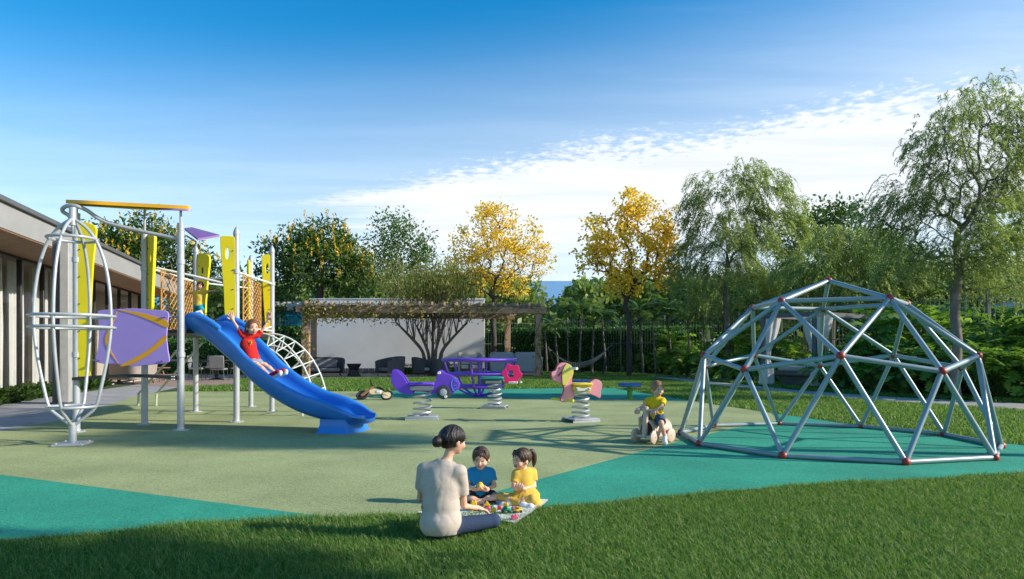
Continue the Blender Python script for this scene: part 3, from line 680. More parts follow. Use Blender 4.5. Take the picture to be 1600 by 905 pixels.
def leafy(name, label, px, base_y, top, D, ls, n, seed, m, per=40, rad=.3, L=.26, W=.13, r=.2, bk=barkg, group=None):
    global rng
    rng = np.random.default_rng(seed); tg = lobes(n, ls)
    return plant_tree(name, label, 'tree', trunk_pts(px, base_y, top, D), tg, .012, r, bk, lambda N, par, tips: [('foliage', clump_leaves(N[tips], per, rad, L, W, .1), m)], group, dict(bias=.25, steps=3, wob=.07, start=2))
leafy('broadleaf_tree', 'light green loose-crowned tree standing behind the pergola, left of the golden trees', 620, 584, 420, 60,
      [lb(615, 352, 60, 34, 26), lb(590, 385, 60, 30, 30), lb(650, 385, 60, 30, 34), lb(615, 410, 60, 48, 36), lb(665, 420, 60, 22, 30)], 130, 31, lf_mid, 34, .34, .30, .16, .2)
leafy('broadleaf_tree', 'dark broadleaf tree showing between the two feathery trees', 1290, 560, 440, 58,
      [lb(1285, 345, 58, 46, 30), lb(1330, 335, 58, 30, 20), lb(1240, 380, 58, 46, 40), lb(1320, 390, 58, 60, 45), lb(1390, 400, 58, 50, 50), lb(1290, 430, 58, 90, 40)], 190, 32, lf_dark, 46, .42, .4, .2, .3)
# far trees beyond the fence: five kinds of the same loose wood
far = []
for i, (px, py, D, rx, ry, m) in enumerate(((800, 492, 72, 40, 32, lf_far), (868, 500, 78, 36, 24, lf_far), (932, 470, 74, 40, 38, lf_mid), (1010, 468, 70, 50, 46, lf_far), (1085, 468, 72, 50, 50, lf_mid), (715, 470, 76, 44, 36, lf_far), (800, 478, 80, 30, 34, lf_mid), (1165, 470, 66, 48, 52, lf_far), (1255, 470, 68, 58, 52, lf_mid), (1350, 462, 64, 60, 56, lf_far), (1440, 452, 62, 56, 62, lf_mid), (1530, 440, 60, 58, 70, lf_far), (1610, 420, 56, 50, 80, lf_mid),
                                                (350, 470, 60, 40, 60, lf_dark), (255, 500, 56, 50, 50, lf_dark), (420, 480, 75, 40, 20, lf_far))):
    leafy('far_tree', ['light green loose tree in the wood beyond the fence', 'green loose tree in the wood beyond the fence', 'dark tree massed behind the dining terrace'][0 if m is lf_far else 1 if m is lf_mid else 2], px, 575, py + 10, D,
          [lb(px, py, D, rx, ry), lb(px - rx * .6, py + ry * .5, D, rx * .6, ry * .6), lb(px + rx * .6, py + ry * .45, D, rx * .6, ry * .6), lb(px, py + ry * .9, D, rx, ry * .6)], 60, 40 + i, m, 40, .55, .5, .26, .25, group='trees of the wood beyond the fence')

# the wood beyond the fence, one mass of foliage with a gap towards the sea
rng = np.random.default_rng(200); Cw = []
for px in np.arange(300, 1700, 17):
    for row in range(3):
        D = 64 + row * 9 + rng.normal() * 2; top = np.interp(px, [300, 480, 700, 828, 850, 884, 902, 1060, 1250, 1450, 1700], [440, 432, 422, 430, 478, 478, 430, 424, 420, 415, 400]) + rng.normal() * 5 + (2 - row) * 6
        c, r_ = lb(px + rng.normal() * 8, top + 34, D, rng.uniform(18, 30), 34); k = 150; u = rand_unit(k); u[:, 2] = np.abs(u[:, 2]) * 1.0 - .25; Cw.append(c + u * r_ * rng.uniform(.8, 1.05, (k, 1)))
        lowc, lr = lb(px, top + 80, D, 26, 50); k = 70; u = rand_unit(k); Cw.append(lowc + u * lr)
Cw = np.concatenate(Cw); Cw = Cw[Cw[:, 2] > .2]; tag(link('far_wood', np_mesh('far_wood', *leaves_np(Cw, rand_unit(len(Cw)) + np.array((0, 0, .3)), rand_unit(len(Cw)), rng.uniform(.5, 1.0, len(Cw)), .45)), lf_far, None, False), kind='stuff')
# multi-stemmed tree with mottled bark by the wall
rng = np.random.default_rng(5)
mt = thing('multistem_tree', 'multi-stemmed tree with mottled trunks leaning against the white wall under the pergola', 'tree', (-5.6, 43.0, 0))
b0 = P(676, 560, 43.0); b0.z = 0
stems = []
for k, (px, py) in enumerate(((618, 503), (652, 512), (676, 500), (694, 506), (730, 504))):
    e = P(px, py, 43.0 + (k % 3 - 1) * .7); m0 = b0.lerp(e, .5) + Vector(((e.x - b0.x) * -.16, 0, .1))
    c = cr([b0 + Vector(((k - 2) * .08, (k % 2) * .1, 0)), b0.lerp(m0, .45) + Vector(((k - 2) * .06, 0, .1)), m0, e], 4, False); stems.append(c)
    MB().tube(c, [.165 - .10 * i / (len(c) - 1) + rng.normal() * .006 for i in range(len(c))], 8).build('stem', barkb, mt)
tw = MB(); C = []; D_ = []
for c in stems:
    for q in range(20):
        a = c[-1 - int(rng.integers(0, 5))]; e = Vector((a.x + rng.normal() * .75, a.y + rng.normal() * .6, rng.uniform(4.6, 6.6))); mid = a.lerp(e, .5) + Vector((rng.normal() * .15, 0, .15))
        cv = cr([a, mid, e], 4, False); tw.tube(cv, [.035 - .026 * i / (len(cv) - 1) for i in range(len(cv))], 4, caps=False)
        e2 = np.array(e)
        for j in range(26):
            C.append(e2 + rng.normal(size=3) * np.array((.55, .45, .5))); D_.append((rng.normal() * .35, rng.normal() * .35, 1.0))
tw.build('branches', barkg, mt)
C = np.array(C); C = np.repeat(C, 3, 0) + rng.normal(size=(len(C) * 3, 3)) * .14; D_ = np.repeat(np.array(D_), 3, 0) + rng.normal(size=(len(C), 3)) * .3
C[:, 2] = np.maximum(C[:, 2], 4.3)
link('foliage', np_mesh('foliage', *leaves_np(C, D_, rand_unit(len(C)), rng.uniform(.14, .3, len(C)), .06)), lf_olive, mt, False)

# feathery drooping trees: hanging strands set with narrow leaflets
def strands(starts, dirs, L, npair, lw, droop):
    n = len(starts); V = []; outd = unit(dirs * np.array((1, 1, .25)) + rng.normal(size=(n, 3)) * .35)
    Ls = L * rng.uniform(.55, 1.3, n); ts = np.linspace(.08, 1, npair); Cs = []; Ds = []
    for tt in ts:
        p = starts + outd * (Ls * tt)[:, None] * (.75 - .25 * tt) + np.array((0, 0, 1))[None] * (-droop * Ls * tt ** 1.7 + .38 * Ls * tt)[:, None]
        tn = unit(outd * (.75 - .5 * tt) + np.array((0, 0, 1))[None] * (-1.7 * droop * tt ** .7 + .38)); sd_ = unit(np.cross(tn, np.array((0, 0, 1.)) + rng.normal(size=(n, 3)) * .2))
        for sg in (-1, 1): Cs.append(p); Ds.append(sd_ * sg * .8 + tn * .75 + rng.normal(size=(n, 3)) * .12)
    C = np.concatenate(Cs); Dd = np.concatenate(Ds); return leaves_np(C, Dd, rand_unit(len(C)) * .4 + np.array((0, 0, 1)), lw * rng.uniform(.7, 1.3, len(C)), lw * .26)
def feathery(label, px, base_y, top, D, ls, n, seed, per, L, npair, lw, r, droop=.75, lean=0, group=None):
    global rng
    rng = np.random.default_rng(seed); tg = lobes(n, ls); tr = trunk_pts(px, base_y, top, D, lean, 9)
    def crown(N, par, tips):
        tp = np.repeat(N[tips], per, 0); tp = tp + rng.normal(size=tp.shape) * .16; dr = unit(tp - (np.array(tr[-1]) + np.array((0, 0, .3))))
        return [('foliage', strands(tp, dr, L, npair, lw, droop), lf_will)]
    return plant_tree('feathery_tree', label, 'tree', tr, tg, .0075, r, barkg, crown, group, dict(bias=.3, steps=3, wob=.03, start=4))
feathery('feathery drooping tree whose trunk stands behind the left side of the dome', 1136, 592, 395, 38.5,
         [lb(1165, 285, 38.5, 60, 26), lb(1110, 340, 38.5, 44, 45), lb(1190, 330, 38.5, 56, 50), lb(1150, 380, 38.5, 66, 50), lb(1225, 390, 38.5, 36, 60), lb(1085, 410, 38.5, 34, 64), lb(1150, 440, 38.5, 90, 40), lb(1240, 330, 38.5, 30, 40), lb(1225, 440, 38.5, 50, 40), lb(1100, 300, 38.5, 30, 30)], 330, 51, 8, 1.4, 13, .19, .19, .8)
feathery('tall feathery tree at the right edge, its grey trunk behind the dome', 1496, 627, 365, 20.1,
         [lb(1540, 170, 20.1, 60, 40), lb(1470, 230, 20.1, 60, 55), lb(1570, 240, 20.1, 70, 60), lb(1430, 300, 20.1, 44, 40), lb(1510, 310, 20.1, 80, 50), lb(1590, 330, 20.1, 60, 60), lb(1400, 350, 20.1, 46, 32), lb(1500, 380, 20.1, 90, 40), lb(1620, 200, 20.1, 50, 60), lb(1425, 400, 20.1, 60, 40), lb(1530, 140, 20.1, 40, 30), lb(1390, 320, 20.1, 40, 26), lb(1560, 430, 20.1, 60, 40)], 400, 52, 8, .80, 15, .10, .14, .72)
feathery('smaller feathery tree filling the gap above the cabana', 1330, 600, 440, 34,
         [lb(1330, 390, 34, 50, 40), lb(1280, 420, 34, 40, 40), lb(1385, 410, 34, 44, 50), lb(1335, 450, 34, 70, 30), lb(1240, 440, 34, 36, 40), lb(1400, 440, 34, 50, 50)], 220, 53, 8, 1.25, 12, .18, .14, .8)
# trees standing beyond the right edge of the view; their shade falls across the play surface and grass
rng = np.random.default_rng(61)
def shade_tree(x, y, h, spread, seed, n=46):
    global rng
    rng = np.random.default_rng(seed); c = np.array((x, y, h)); ls = [(c, np.array((spread, spread, spread * .75))), (c + np.array((spread * .6, 0, -.5)), np.array((spread * .7, spread * .7, spread * .5)))]
    tr = [np.array((x, y, z)) for z in np.linspace(0, h - spread * .6, 5)]
    plant_tree('shade_tree', 'tree beyond the right edge that shades the play surface', 'tree', tr, lobes(n, ls), .02, .16, barkg, lambda N, par, tips: [('foliage', clump_leaves(N[tips], 60, .34, .26, .15, .1), lf_mid)], 'trees beyond the right edge', dict(bias=.25, steps=3, start=2))
shade_tree(13.4, 8.4, 9.1, 1.0, 62, 60); shade_tree(8.6, 2.2, 6.1, .9, 63, 30)

# ---- palms
def frond_mesh(L, npair, lw, droop):
    V = []; Q = []; C = []; D2 = []
    for i in range(npair):
        t_ = .12 + .88 * i / (npair - 1); p = np.array((L * t_ * (1 - .18 * t_), 0, L * (.42 * t_ - droop * t_ ** 2))); tn = np.array((1 - .36 * t_, 0, .42 - 2 * droop * t_)); tn /= np.linalg.norm(tn)
        for s in (-1, 1): C.append(p); D2.append(tn * .8 + np.array((0, s * .75, -.12)) + rng.normal(size=3) * .05)
    C = np.array(C); t_ = np.linspace(0, 1, npair).repeat(2); ln = L * .30 * (np.sin(np.pi * (.12 + .83 * t_)) ** .7)
    V, Q = leaves_np(C, np.array(D2), np.array((0, 0, 1.)) + rng.normal(size=C.shape) * .1, ln, lw)
    m = MB(); m.tube([(L * t_ * (1 - .18 * t_), 0, L * (.42 * t_ - droop * t_ ** 2)) for t_ in np.linspace(0, 1, 9)], [.022 * L / 2 * (1 - .85 * t_) + .003 for t_ in np.linspace(0, 1, 9)], 4, caps=False)
    mv = np.array(m.v); mf = np.array(m.f); return merge((V, Q), (mv, mf))
def palm_proto(seed, L, nf, h, lean):
    global rng
    rng = np.random.default_rng(seed); o = thing('palm', 'dark slender palm with arching fronds among the palms along the fence', 'palm tree', (0, 0, 0), 'palms growing along the fence')
    m = MB(); cv = cr([(0, 0, 0), (lean * .3, 0, h * .35), (lean * .7, 0, h * .7), (lean, 0, h)], 4, False); m.tube(cv, [.085 - .03 * i / (len(cv) - 1) for i in range(len(cv))], 7); m.build('trunk', barkg, o)
    me = np_mesh('frond', *frond_mesh(L, 22, .075, .62)); me.materials.append(lf_palm)
    for k in range(nf):
        f = bpy.data.objects.new('frond', me); COL.objects.link(f); f.parent = o; f.location = (lean, 0, h); a = k * 2.4 + rng.normal() * .2
        f.rotation_euler = (0, -R(48 - 66 * (k / nf) + rng.normal() * 6), a); f.scale = [rng.uniform(.8, 1.15)] * 3
    return o
PP = [palm_proto(71, 1.9, 13, 4.4, .35), palm_proto(72, 1.6, 11, 3.3, -.25), palm_proto(73, 2.2, 14, 5.6, .2)]
spots = [(888, 572, 47, 2, .82), (905, 574, 46, 0, 1), (925, 575, 47, 1, 1.05), (872, 572, 49, 1, 1), (947, 575, 48, 0, .95), (1005, 578, 46, 0, 1.0), (1025, 578, 45, 1, 1.1), (1050, 580, 46, 0, 1.05), (1080, 582, 44, 1, 1.1), (1105, 582, 45, 0, 1.1), (1160, 585, 43, 0, 1.1), (1195, 588, 44, 2, .95), (1225, 590, 42, 0, 1.2), (1262, 590, 40, 2, 1.0), (1300, 592, 39, 0, 1.25), (1395, 596, 36, 2, .95), (1425, 600, 34, 0, 1.15), (1450, 600, 33, 1, 1.2), (1548, 610, 29, 0, 1.05), (1600, 610, 26, 2, .98), (1640, 610, 23, 0, 1.3), (350, 580, 46, 2, .98), (372, 580, 50, 2, .95), (330, 580, 48, 0, 1.15), (395, 580, 52, 0, 1.1), (855, 570, 51, 1, 1.0)]
first = [True] * 3
for (px, py, D, k, s) in spots:
    o = PP[k] if first[k] else copy_tree(PP[k]); first[k] = False
    q = P(px, py, D); o.location = (q.x, q.y, 0); o.rotation_euler.z = random.uniform(0, 6.28); o.scale = (s, s, s)
    if px < 400: o['label'] = 'dark palm standing behind the play tower nets'; o['group'] = 'palms behind the play tower'

# ---- hedges
def hedge(label, a, b, depth, h, n, m=lf_hedge, L=.16):
    a = Vector(a); b = Vector(b); ln = (b - a).length; o = thing('hedge', label, 'hedge', a); ang = math.atan2(b.y - a.y, b.x - a.x)
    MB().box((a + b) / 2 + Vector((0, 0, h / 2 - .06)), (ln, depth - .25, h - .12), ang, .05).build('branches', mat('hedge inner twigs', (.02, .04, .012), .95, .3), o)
    d = np.array((b - a).normalized()); nn = np.array((d[1], -d[0], 0)); u = rng.random(n) * ln; top = rng.random(n) < .35
    v = np.where(top, rng.uniform(-.5, .5, n) * depth, .5 * depth); z = np.where(top, h, rng.random(n) * h) + rng.normal(size=n) * .05
    C = np.array(a)[None] + d[None] * u[:, None] + nn[None] * (v + rng.normal(size=n) * .06)[:, None]; C[:, 2] = z
    dr = np.where(top[:, None], np.array((0, 0, 1.))[None], nn[None]) + rand_unit(n) * .9
    link('foliage', np_mesh('foliage', *leaves_np(C, dr, rand_unit(n), rng.uniform(.7, 1.3, n) * L, L * .55)), m, o, False)
hedge('dark green hedge behind the white wall end and the hammock', (-2.4, 56.5, 0), (14.5, 49, 0), 1.4, 3.3, 15000, L=.2)
hedge('dark green hedge in front of the raised blue pool', (-26, 50.8, 0), (-14.2, 50.2, 0), 1.2, 3.3, 9000, L=.2)
hedge('clipped green hedge beyond the fence at the far right', (20.5, 34, 0), (33, 27, 0), 1.6, 3.5, 9000, L=.18)
hedge('low dark hedge closing the terrace behind the dining chairs', (-26, 47.0, 0), (-13.8, 45.2, 0), 1.0, 2.3, 7000, L=.18)
lw_ = hedge('low clipped box hedge at the foot of the white wall', (-7.6, 44.9, 0), (-3.0, 46.3, 0), .5, .62, 2500, L=.09)

# ---- leafy shrubs
def lobed(L, W, nl=5):
    """a big lobed leaf lying along +X, folded along its rib and arching"""
    V = [(0, 0, 0)]; Q = []; zc = lambda x: .22 * x - .42 * x * x / L
    V = []
    for i in range(nl + 1):
        x = L * i / nl; V.append((x, 0, zc(x)))
    for s in (-1, 1):
        for i in range(nl):
            x = L * (i + .95) / nl; wd = W * .5 * max(.02, math.sin(math.pi * min(.98, (i + .9) / (nl + .6)))) ** .6
            V.append((x, s * wd, zc(x) + .10 * wd - .1 * wd * wd / W))
            b0 = i; V.append((L * (i + .35) / nl, s * wd * .42, zc(L * (i + .35) / nl) + .03)); k = len(V)
            Q.append((b0, k - 1, k - 2, b0 + 1) if s > 0 else (b0 + 1, k - 2, k - 1, b0))
    return np.array(V), np.array(Q)
leaf_me = np_mesh('leaf', *lobed(.62, .44)); leaf_me.materials.append(lf_shrub)
def shrub_joined(seed, n, h, spread, L):
    global rng
    rng = np.random.default_rng(seed); lv, lq = lobed(L, L * .7); Vs = []; pet = MB()
    for k in range(n):
        a = k * 2.4 + rng.normal() * .25; u = (k + .5) / n; el = R(10 + 62 * (1 - u) + rng.normal() * 10); rr = spread * (.15 + .85 * u) * rng.uniform(.7, 1.1); zt = h * (1 - .72 * u * u) * rng.uniform(.8, 1.1)
        e = Vector((math.cos(a) * rr * .6, math.sin(a) * rr * .6, zt)); pet.tube([(math.cos(a) * .05, math.sin(a) * .05, 0), (e.x * .5, e.y * .5, zt * .62), e], [.014, .012, .008], 4, caps=False)
        M = Matrix.Translation(e) @ Matrix.Rotation(a, 4, 'Z') @ Matrix.Rotation(-(el - R(35)), 4, 'Y') @ Matrix.Rotation(rng.normal() * .3, 4, 'X') @ Matrix.Scale(rng.uniform(.7, 1.2), 4)
        M = np.array(M); Vs.append((lv @ M[:3, :3].T + M[:3, 3], lq))
    return Vs, pet
SG = 'big-leaved shrubs of the bed along the fence'
def shrub(seed, n, h, spread, L, parts):
    o = thing('leafy_shrub', 'big-leaved bright green shrub in the bed along the fence', 'shrub', (0, 0, 0), SG); Vs, pet = shrub_joined(seed, n, h, spread, L)
    if parts:
        big = Vs[:parts]; Vs = Vs[parts:]
        for v, q in big: link('leaf', np_mesh('leaf', v, q), lf_shrub, o)
    link('foliage', np_mesh('foliage', *merge(*Vs)), lf_shrub, o); pet.build('stems', lf_mid, o); return o
SP = [shrub(81, 46, 1.35, 1.25, .62, 0), shrub(82, 40, 1.1, 1.3, .55, 0), shrub(83, 52, 1.7, 1.2, .66, 0), shrub(84, 44, 1.6, 1.15, .58, 14)]
used = [0] * 4; rng = np.random.default_rng(90); cnt = 0
edge_px = [(900, 579), (960, 581.5), (1000, 583), (1060, 587), (1120, 592), (1190, 599), (1250, 606), (1330, 613), (1400, 619), (1500, 625), (1600, 629), (1720, 633)]
for row in range(4):
    for i in range(24):
        u = max(0, (i + .5 * (row % 2) + rng.normal() * .12) / 23); x = 868 + (1690 - 868) * u ** 1.15
        y = np.interp(x, [e[0] for e in edge_px], [e[1] for e in edge_px]); q = G(x, y); 
        dr = Vector((q.x, q.y, 0)).normalized(); q = q + dr * (.7 + row * 1.5 + rng.normal() * .2)
        if q.y > 54 or (11.0 < q.x < 16.6 and 27.6 < q.y < 32.2) or (q - Vector((14.1, 20.1, 0))).length < .5: continue
        k = 3 if (x > 1380 and row < 2) else int(rng.integers(0, 3)); o = SP[k] if used[k] == 0 else copy_tree(SP[k]); used[k] = 1
        s = rng.uniform(.82, 1.2) * (1.08 if row > 1 else .86) * (1 + .12 * row); o.location = (q.x, q.y, 0); o.rotation_euler.z = rng.uniform(0, 6.28); o.scale = (s, s, s * rng.uniform(.9, 1.2)); cnt += 1
# bed of strap-leaved plants before the glass facade
rng = np.random.default_rng(95)
def strap(seed):
    global rng
    rng = np.random.default_rng(seed); o = thing('strap_leaf_plant', 'arching strap-leaved plant in the bed below the glass wall', 'plant', (0, 0, 0), 'strap-leaved plants below the glass wall'); V = []; Q = []
    for k in range(54):
        a = k * 2.4 + rng.normal() * .3; L = rng.uniform(.45, .8); el = rng.uniform(.35, 1.0); w_ = .045; b = rng.normal(size=2) * .12
        for j in range(4):
            t_ = j / 3; r_ = L * t_ * (.45 + .5 * (1 - el)); z = L * el * (1.5 * t_ - .95 * t_ * t_); ww = w_ * (1 - .85 * t_ ** 3)
            for s in (-1, 1): V.append((b[0] + math.cos(a) * r_ - s * math.sin(a) * ww, b[1] + math.sin(a) * r_ + s * math.cos(a) * ww, z))
        n0 = len(V) - 8; Q += [(n0 + 2 * j, n0 + 2 * j + 1, n0 + 2 * j + 3, n0 + 2 * j + 2) for j in range(3)]
    link('foliage', np_mesh('foliage', np.array(V), np.array(Q)), lf_strap, o); MB().lathe((0, 0, -.02), [(.14, 0), (.12, .12), (.05, .16)], 8).build('crown', lf_dark, o); return o
lf_strap = leafmat('strap leaves', [(.03, .075, .012), (.055, .12, .02), (.10, .17, .03)], .35, rough=.4)
ST = [strap(96), strap(97)]; us = [0, 0]
for i in range(26):
    for j in range(2):
        u = (i + .5 * j) / 25; a = G(-60, 647).lerp(G(178, 602.5), u ** .8); q = a - Vector((BN[0], BN[1], 0)) * (.35 + .75 * j) ; k = (i + j) % 2
        o = ST[k] if us[k] == 0 else copy_tree(ST[k]); us[k] = 1; s = random.uniform(.85, 1.25); o.location = (q.x, q.y, 0); o.rotation_euler.z = random.uniform(0, 6.28); o.scale = (s, s, s)

# ---- vine on the pergola
rng = np.random.default_rng(101); vn = thing('vine', 'pale yellow-green climbing vine trailing over the pergola beams and posts', 'climbing plant', (-5, 41, 0))
C = []; st_ = MB()
def spray(p, n, sd_, hang): 
    for i in range(n): C.append((p[0] + rng.normal() * sd_, p[1] + rng.normal() * sd_ * .8, p[2] + rng.normal() * sd_ * .6 - abs(rng.normal()) * hang))
for i in range(200):
    u = rng.random() ** 1.15; base = FL.lerp(FR, u); dy = rng.random() ** 2; q = base.lerp(RL.lerp(RR, u), dy * .7)
    spray((q.x, q.y - .35, 4.25), int(26 * (1 - .62 * u)), .24, .38 * (1 - .6 * u))
for i in range(60):
    u = rng.random(); q = RL.lerp(RR, u); spray((q.x, q.y - .3, 4.1), 12, .25, .2)
for (q, n, x) in ((FL, 26, .3), (FR, 14, .2), (RR, 12, .3)):
    for i in range(n): z = rng.uniform(.5, 4.2); spray((q.x + rng.normal() * .14, q.y - .2, z), 9, .13, .1)
    cv = [(q.x + .22 * math.sin(z * 2.1), q.y - .22, z) for z in np.linspace(0, 4.2, 14)]; st_.tube(cv, .022, 5)
for k in range(4): cv = [FL.lerp(FR, u) + Vector((0, -.3 - .12 * k, 4.2 + .08 * math.sin(u * 25 + k))) for u in np.linspace(0, .95 - .15 * k, 30)]; st_.tube(cv, .02, 4)
for k in range(10):
    u = random.random() * .8; q = FL.lerp(FR, u); st_.tube([(q.x, q.y - .35, 4.2), (q.x + .05, q.y - .4, 3.8), (q.x - .03, q.y - .4, 3.4)], .008, 4)
    for z in np.linspace(4.1, 3.35, 7): spray((q.x, q.y - .4, z), 4, .06, .03)
C = np.array(C); link('foliage', np_mesh('foliage', *leaves_np(C, rand_unit(len(C)) + np.array((0, -.3, -.3)), rand_unit(len(C)), rng.uniform(.10, .22, len(C)), .11)), lf_vine, vn, False)
st_.build('stems', barkb, vn)

# ---- grass blades
gr_m = leafmat('grass blades', [(.06, .155, .022), (.092, .215, .032), (.125, .265, .042), (.165, .305, .058), (.22, .335, .08), (.36, .36, .15)], .45, rough=.5, tcol=1.2, spec=.25)
def inside(x, y, poly):
    c = np.zeros(len(x), bool); n = len(poly)
    for i in range(n):
        x0, y0 = poly[i][0], poly[i][1]; x1, y1 = poly[(i + 1) % n][0], poly[(i + 1) % n][1]
        c ^= ((y0 > y) != (y1 > y)) & (x < (x1 - x0) * (y - y0) / (y1 - y0 + 1e-12) + x0)
    return c
def blades(name, poly, n, h, wd, lean, near=0.0, jag=0.0):
    xs = [p[0] for p in poly]; ys = [p[1] for p in poly]; X = rng.uniform(min(xs), max(xs), n * 3); yy = rng.random(n * 3) ** (1 + near); Y = min(ys) + (max(ys) - min(ys)) * yy
    if jag: 
        j = np.sin(X * 3.1) * .4 + np.sin(X * 7.7 + 1) * .3 + rng.normal(size=len(X)) * .35; k = inside(X, Y + j * jag, poly)
    else: k = inside(X, Y, poly)
    k &= (np.abs(X) < Y * .80 + .4)
    X, Y = X[k][:n], Y[k][:n]; n = len(X); pat = .5 + .5 * np.sin(X * 1.7 + np.sin(Y * 2.3) * 1.3) * np.sin(Y * 1.9 + X * .6)
    hh = h * rng.uniform(.55, 1.3, n) * (.8 + .35 * pat); a = rng.uniform(0, 2 * np.pi, n); d = np.stack([np.cos(a), np.sin(a), np.zeros(n)], 1); s = np.stack([-np.sin(a + rng.normal(size=n) * .6), np.cos(a), np.zeros(n)], 1)
    b = np.stack([X, Y, np.zeros(n)], 1); le = (lean * rng.uniform(.2, 1.3, n) * hh)[:, None]; w_ = (wd * rng.uniform(.7, 1.3, n))[:, None]
    m = b + d * le * .3 + np.array((0, 0, 1.)) * (hh * .58)[:, None]; tp = b + d * le + np.array((0, 0, 1.)) * (hh * (1 - .25 * lean * .6))[:, None]
    V = np.stack([b - s * w_ * .5, b + s * w_ * .5, m + s * w_ * .42, m - s * w_ * .42, tp + s * w_ * .08, tp - s * w_ * .08], 1).reshape(-1, 3); o = np.arange(n)[:, None] * 6
    Q = np.concatenate([o + np.array((0, 1, 2, 3)), o + np.array((3, 2, 4, 5))])
    return tag(link(name, np_mesh(name, V, Q), gr_m, None, False), kind='stuff')
rng = np.random.default_rng(111)
near_poly = [(v.x, v.y) for v in gp((-200, 860), (0, 847), (130, 838), (250, 826), (400, 815), (500, 809), (600, 808), (650, 808), (850, 795), (1000, 783), (1130, 770), (1250, 760), (1400, 753), (1600, 741), (1750, 733))] + [(9, 3.2), (-4.5, 3.2)]
blades('grass', near_poly, 230000, .060, .0046, .9, .35, .09)
back_poly = [(v.x, v.y) for v in gp((1750, 714), (1600, 697), (1400, 675), (1290, 658), (1200, 645), (1120, 633), (1040, 620), (960, 607))] + [(v.x, v.y) for v in gp((905, 584), (1000, 588), (1100, 601), (1250, 617.5), (1400, 629.5), (1600, 641.5), (1800, 652.5))]
blades('grass', back_poly, 90000, .085, .016, .8)
mid_poly = [(v.x, v.y) for v in gp((960, 607), (870, 607), (560, 612), (280, 612), (283, 606), (370, 603.5), (374, 593.5), (852, 590.5), (905, 584))]
blades('grass', mid_poly, 60000, .13, .03, .7)
bed_poly = [(v.x, v.y) for v in gp((852, 590), (905, 583.5), (930, 582), (1000, 584.3), (1100, 594.7), (1250, 610), (1400, 620.5), (1600, 630.5), (1800, 640))] + [(16, 25), (12, 33), (6, 47), (2, 50)]
blades('grass', bed_poly, 50000, .12, .028, .7)
# ---------------------------------------------------------------- play equipment
steel = mat('galvanised painted steel', (.44, .455, .475), .38, .08, 5, .06, 40, metal=.25); whitem = mat('white powder coated tube', (.70, .70, .67), .4, .05, 5)
yel = mat('yellow play board', (.82, .66, .005), .42, .05, 2, .04, 30); org = mat('orange play board', (.82, .40, .008), .42, .06, 2); lime = mat('lime play board', (.48, .50, .02), .45, .06, 2)
purp = mat('lilac play board', (.40, .27, .70), .42, .05, 2); violet = mat('dark violet board', (.20, .10, .28), .45, .08, 3); orn = mat('orange board stripe', (.80, .36, .008), .45, .05, 3)
blue = mat('blue moulded plastic', (.03, .20, .62), .33, .09, 2.4, .05, 9, spec=.5); rbk = mat('black rubber', (.018, .018, .02), .6, .2, 9); bolt = mat('zinc bolt', (.45, .45, .46), .35, .1, 20, metal=.8)
beige = mat('pale green handrail', (.48, .50, .38), .45, .06, 5)
tower = thing('play_tower', 'tall play tower with yellow boards, rope nets, lilac panel and wide blue slide', 'play structure', (-6.8, 14.5, 0))
def xyD(px, D): return Vector(((px - 800) / F * D, D, 0))
def zat(py, D): return H - (py - Y0) / F * D
PT = {1: xyD(119.5, 12.2), 2: xyD(226, 13.46), 3: xyD(282.5, 12.46), 4: xyD(306, 16.4), 5: xyD(369.5, 13.96), 6: xyD(392, 17.95), 7: xyD(425, 16.4)}
DK = 1.90
for k, q in PT.items():
    top = {1: 4.0, 2: 3.86, 3: 3.87}.get(k, 3.95); r = .062
    p = MB().tube([(q.x, q.y, .0), (q.x, q.y, top)], r, 16).build('post', steel, tower)
    MB().lathe((q.x, q.y, 0.008), [(.15, 0), (.15, .014), (.075, .018), (.07, .05)], 18).build('foot_flange', steel, p)
    for z in (1.42, 3.16): MB().lathe((q.x, q.y, z), [(.063, -.05), (.076, -.045), (.076, .045), (.063, .05)], 16).build('collar', steel, p)
    for i in range(4): a = .8 + i * 1.571; MB().lathe((q.x + .12 * math.cos(a), q.y + .12 * math.sin(a), .022), [(.014, 0), (.014, .014), (.006, .016)], 6).build('bolt', bolt, p)
    if k > 3: MB().lathe((q.x, q.y, top), [(.066, -.03), (.07, 0), (.062, .05), (.03, .13), (.008, .155)], 16).build('cap', steel, p)
    else: MB().lathe((q.x, q.y, top), [(.064, -.01), (.064, .012), (.03, .02)], 16).build('cap', steel, p)
# canopies
def zplane(a, b, c, x, y):
    n = (b - a).cross(c - a); return a.z - (n.x * (x - a.x) + n.y * (y - a.y)) / n.z
A1, A2, A3 = Vector((PT[1].x - .05, PT[1].y, 4.17)), Vector((PT[2].x, PT[2].y, 4.36)), Vector((PT[3].x, PT[3].y, 4.13))
def tri_board(name, ring, dz, th, m, parent, pl, shrink=1.0, cc=None):
    cc = cc or sum(ring, Vector((0, 0, 0))) / len(ring); cv = cr([cc + (p - cc) * shrink for p in ring], 7)
    vs = [(p.x, p.y, zplane(*pl, p.x, p.y) + dz) for p in cv] + [(p.x, p.y, zplane(*pl, p.x, p.y) + dz + th) for p in cv]; n = len(cv)
    fs = [tuple(range(n - 1, -1, -1)), tuple(range(n, 2 * n))] + [(i, (i + 1) % n, n + (i + 1) % n, n + i) for i in range(n)]
    return MB().add(vs, fs).build(name, m, parent)
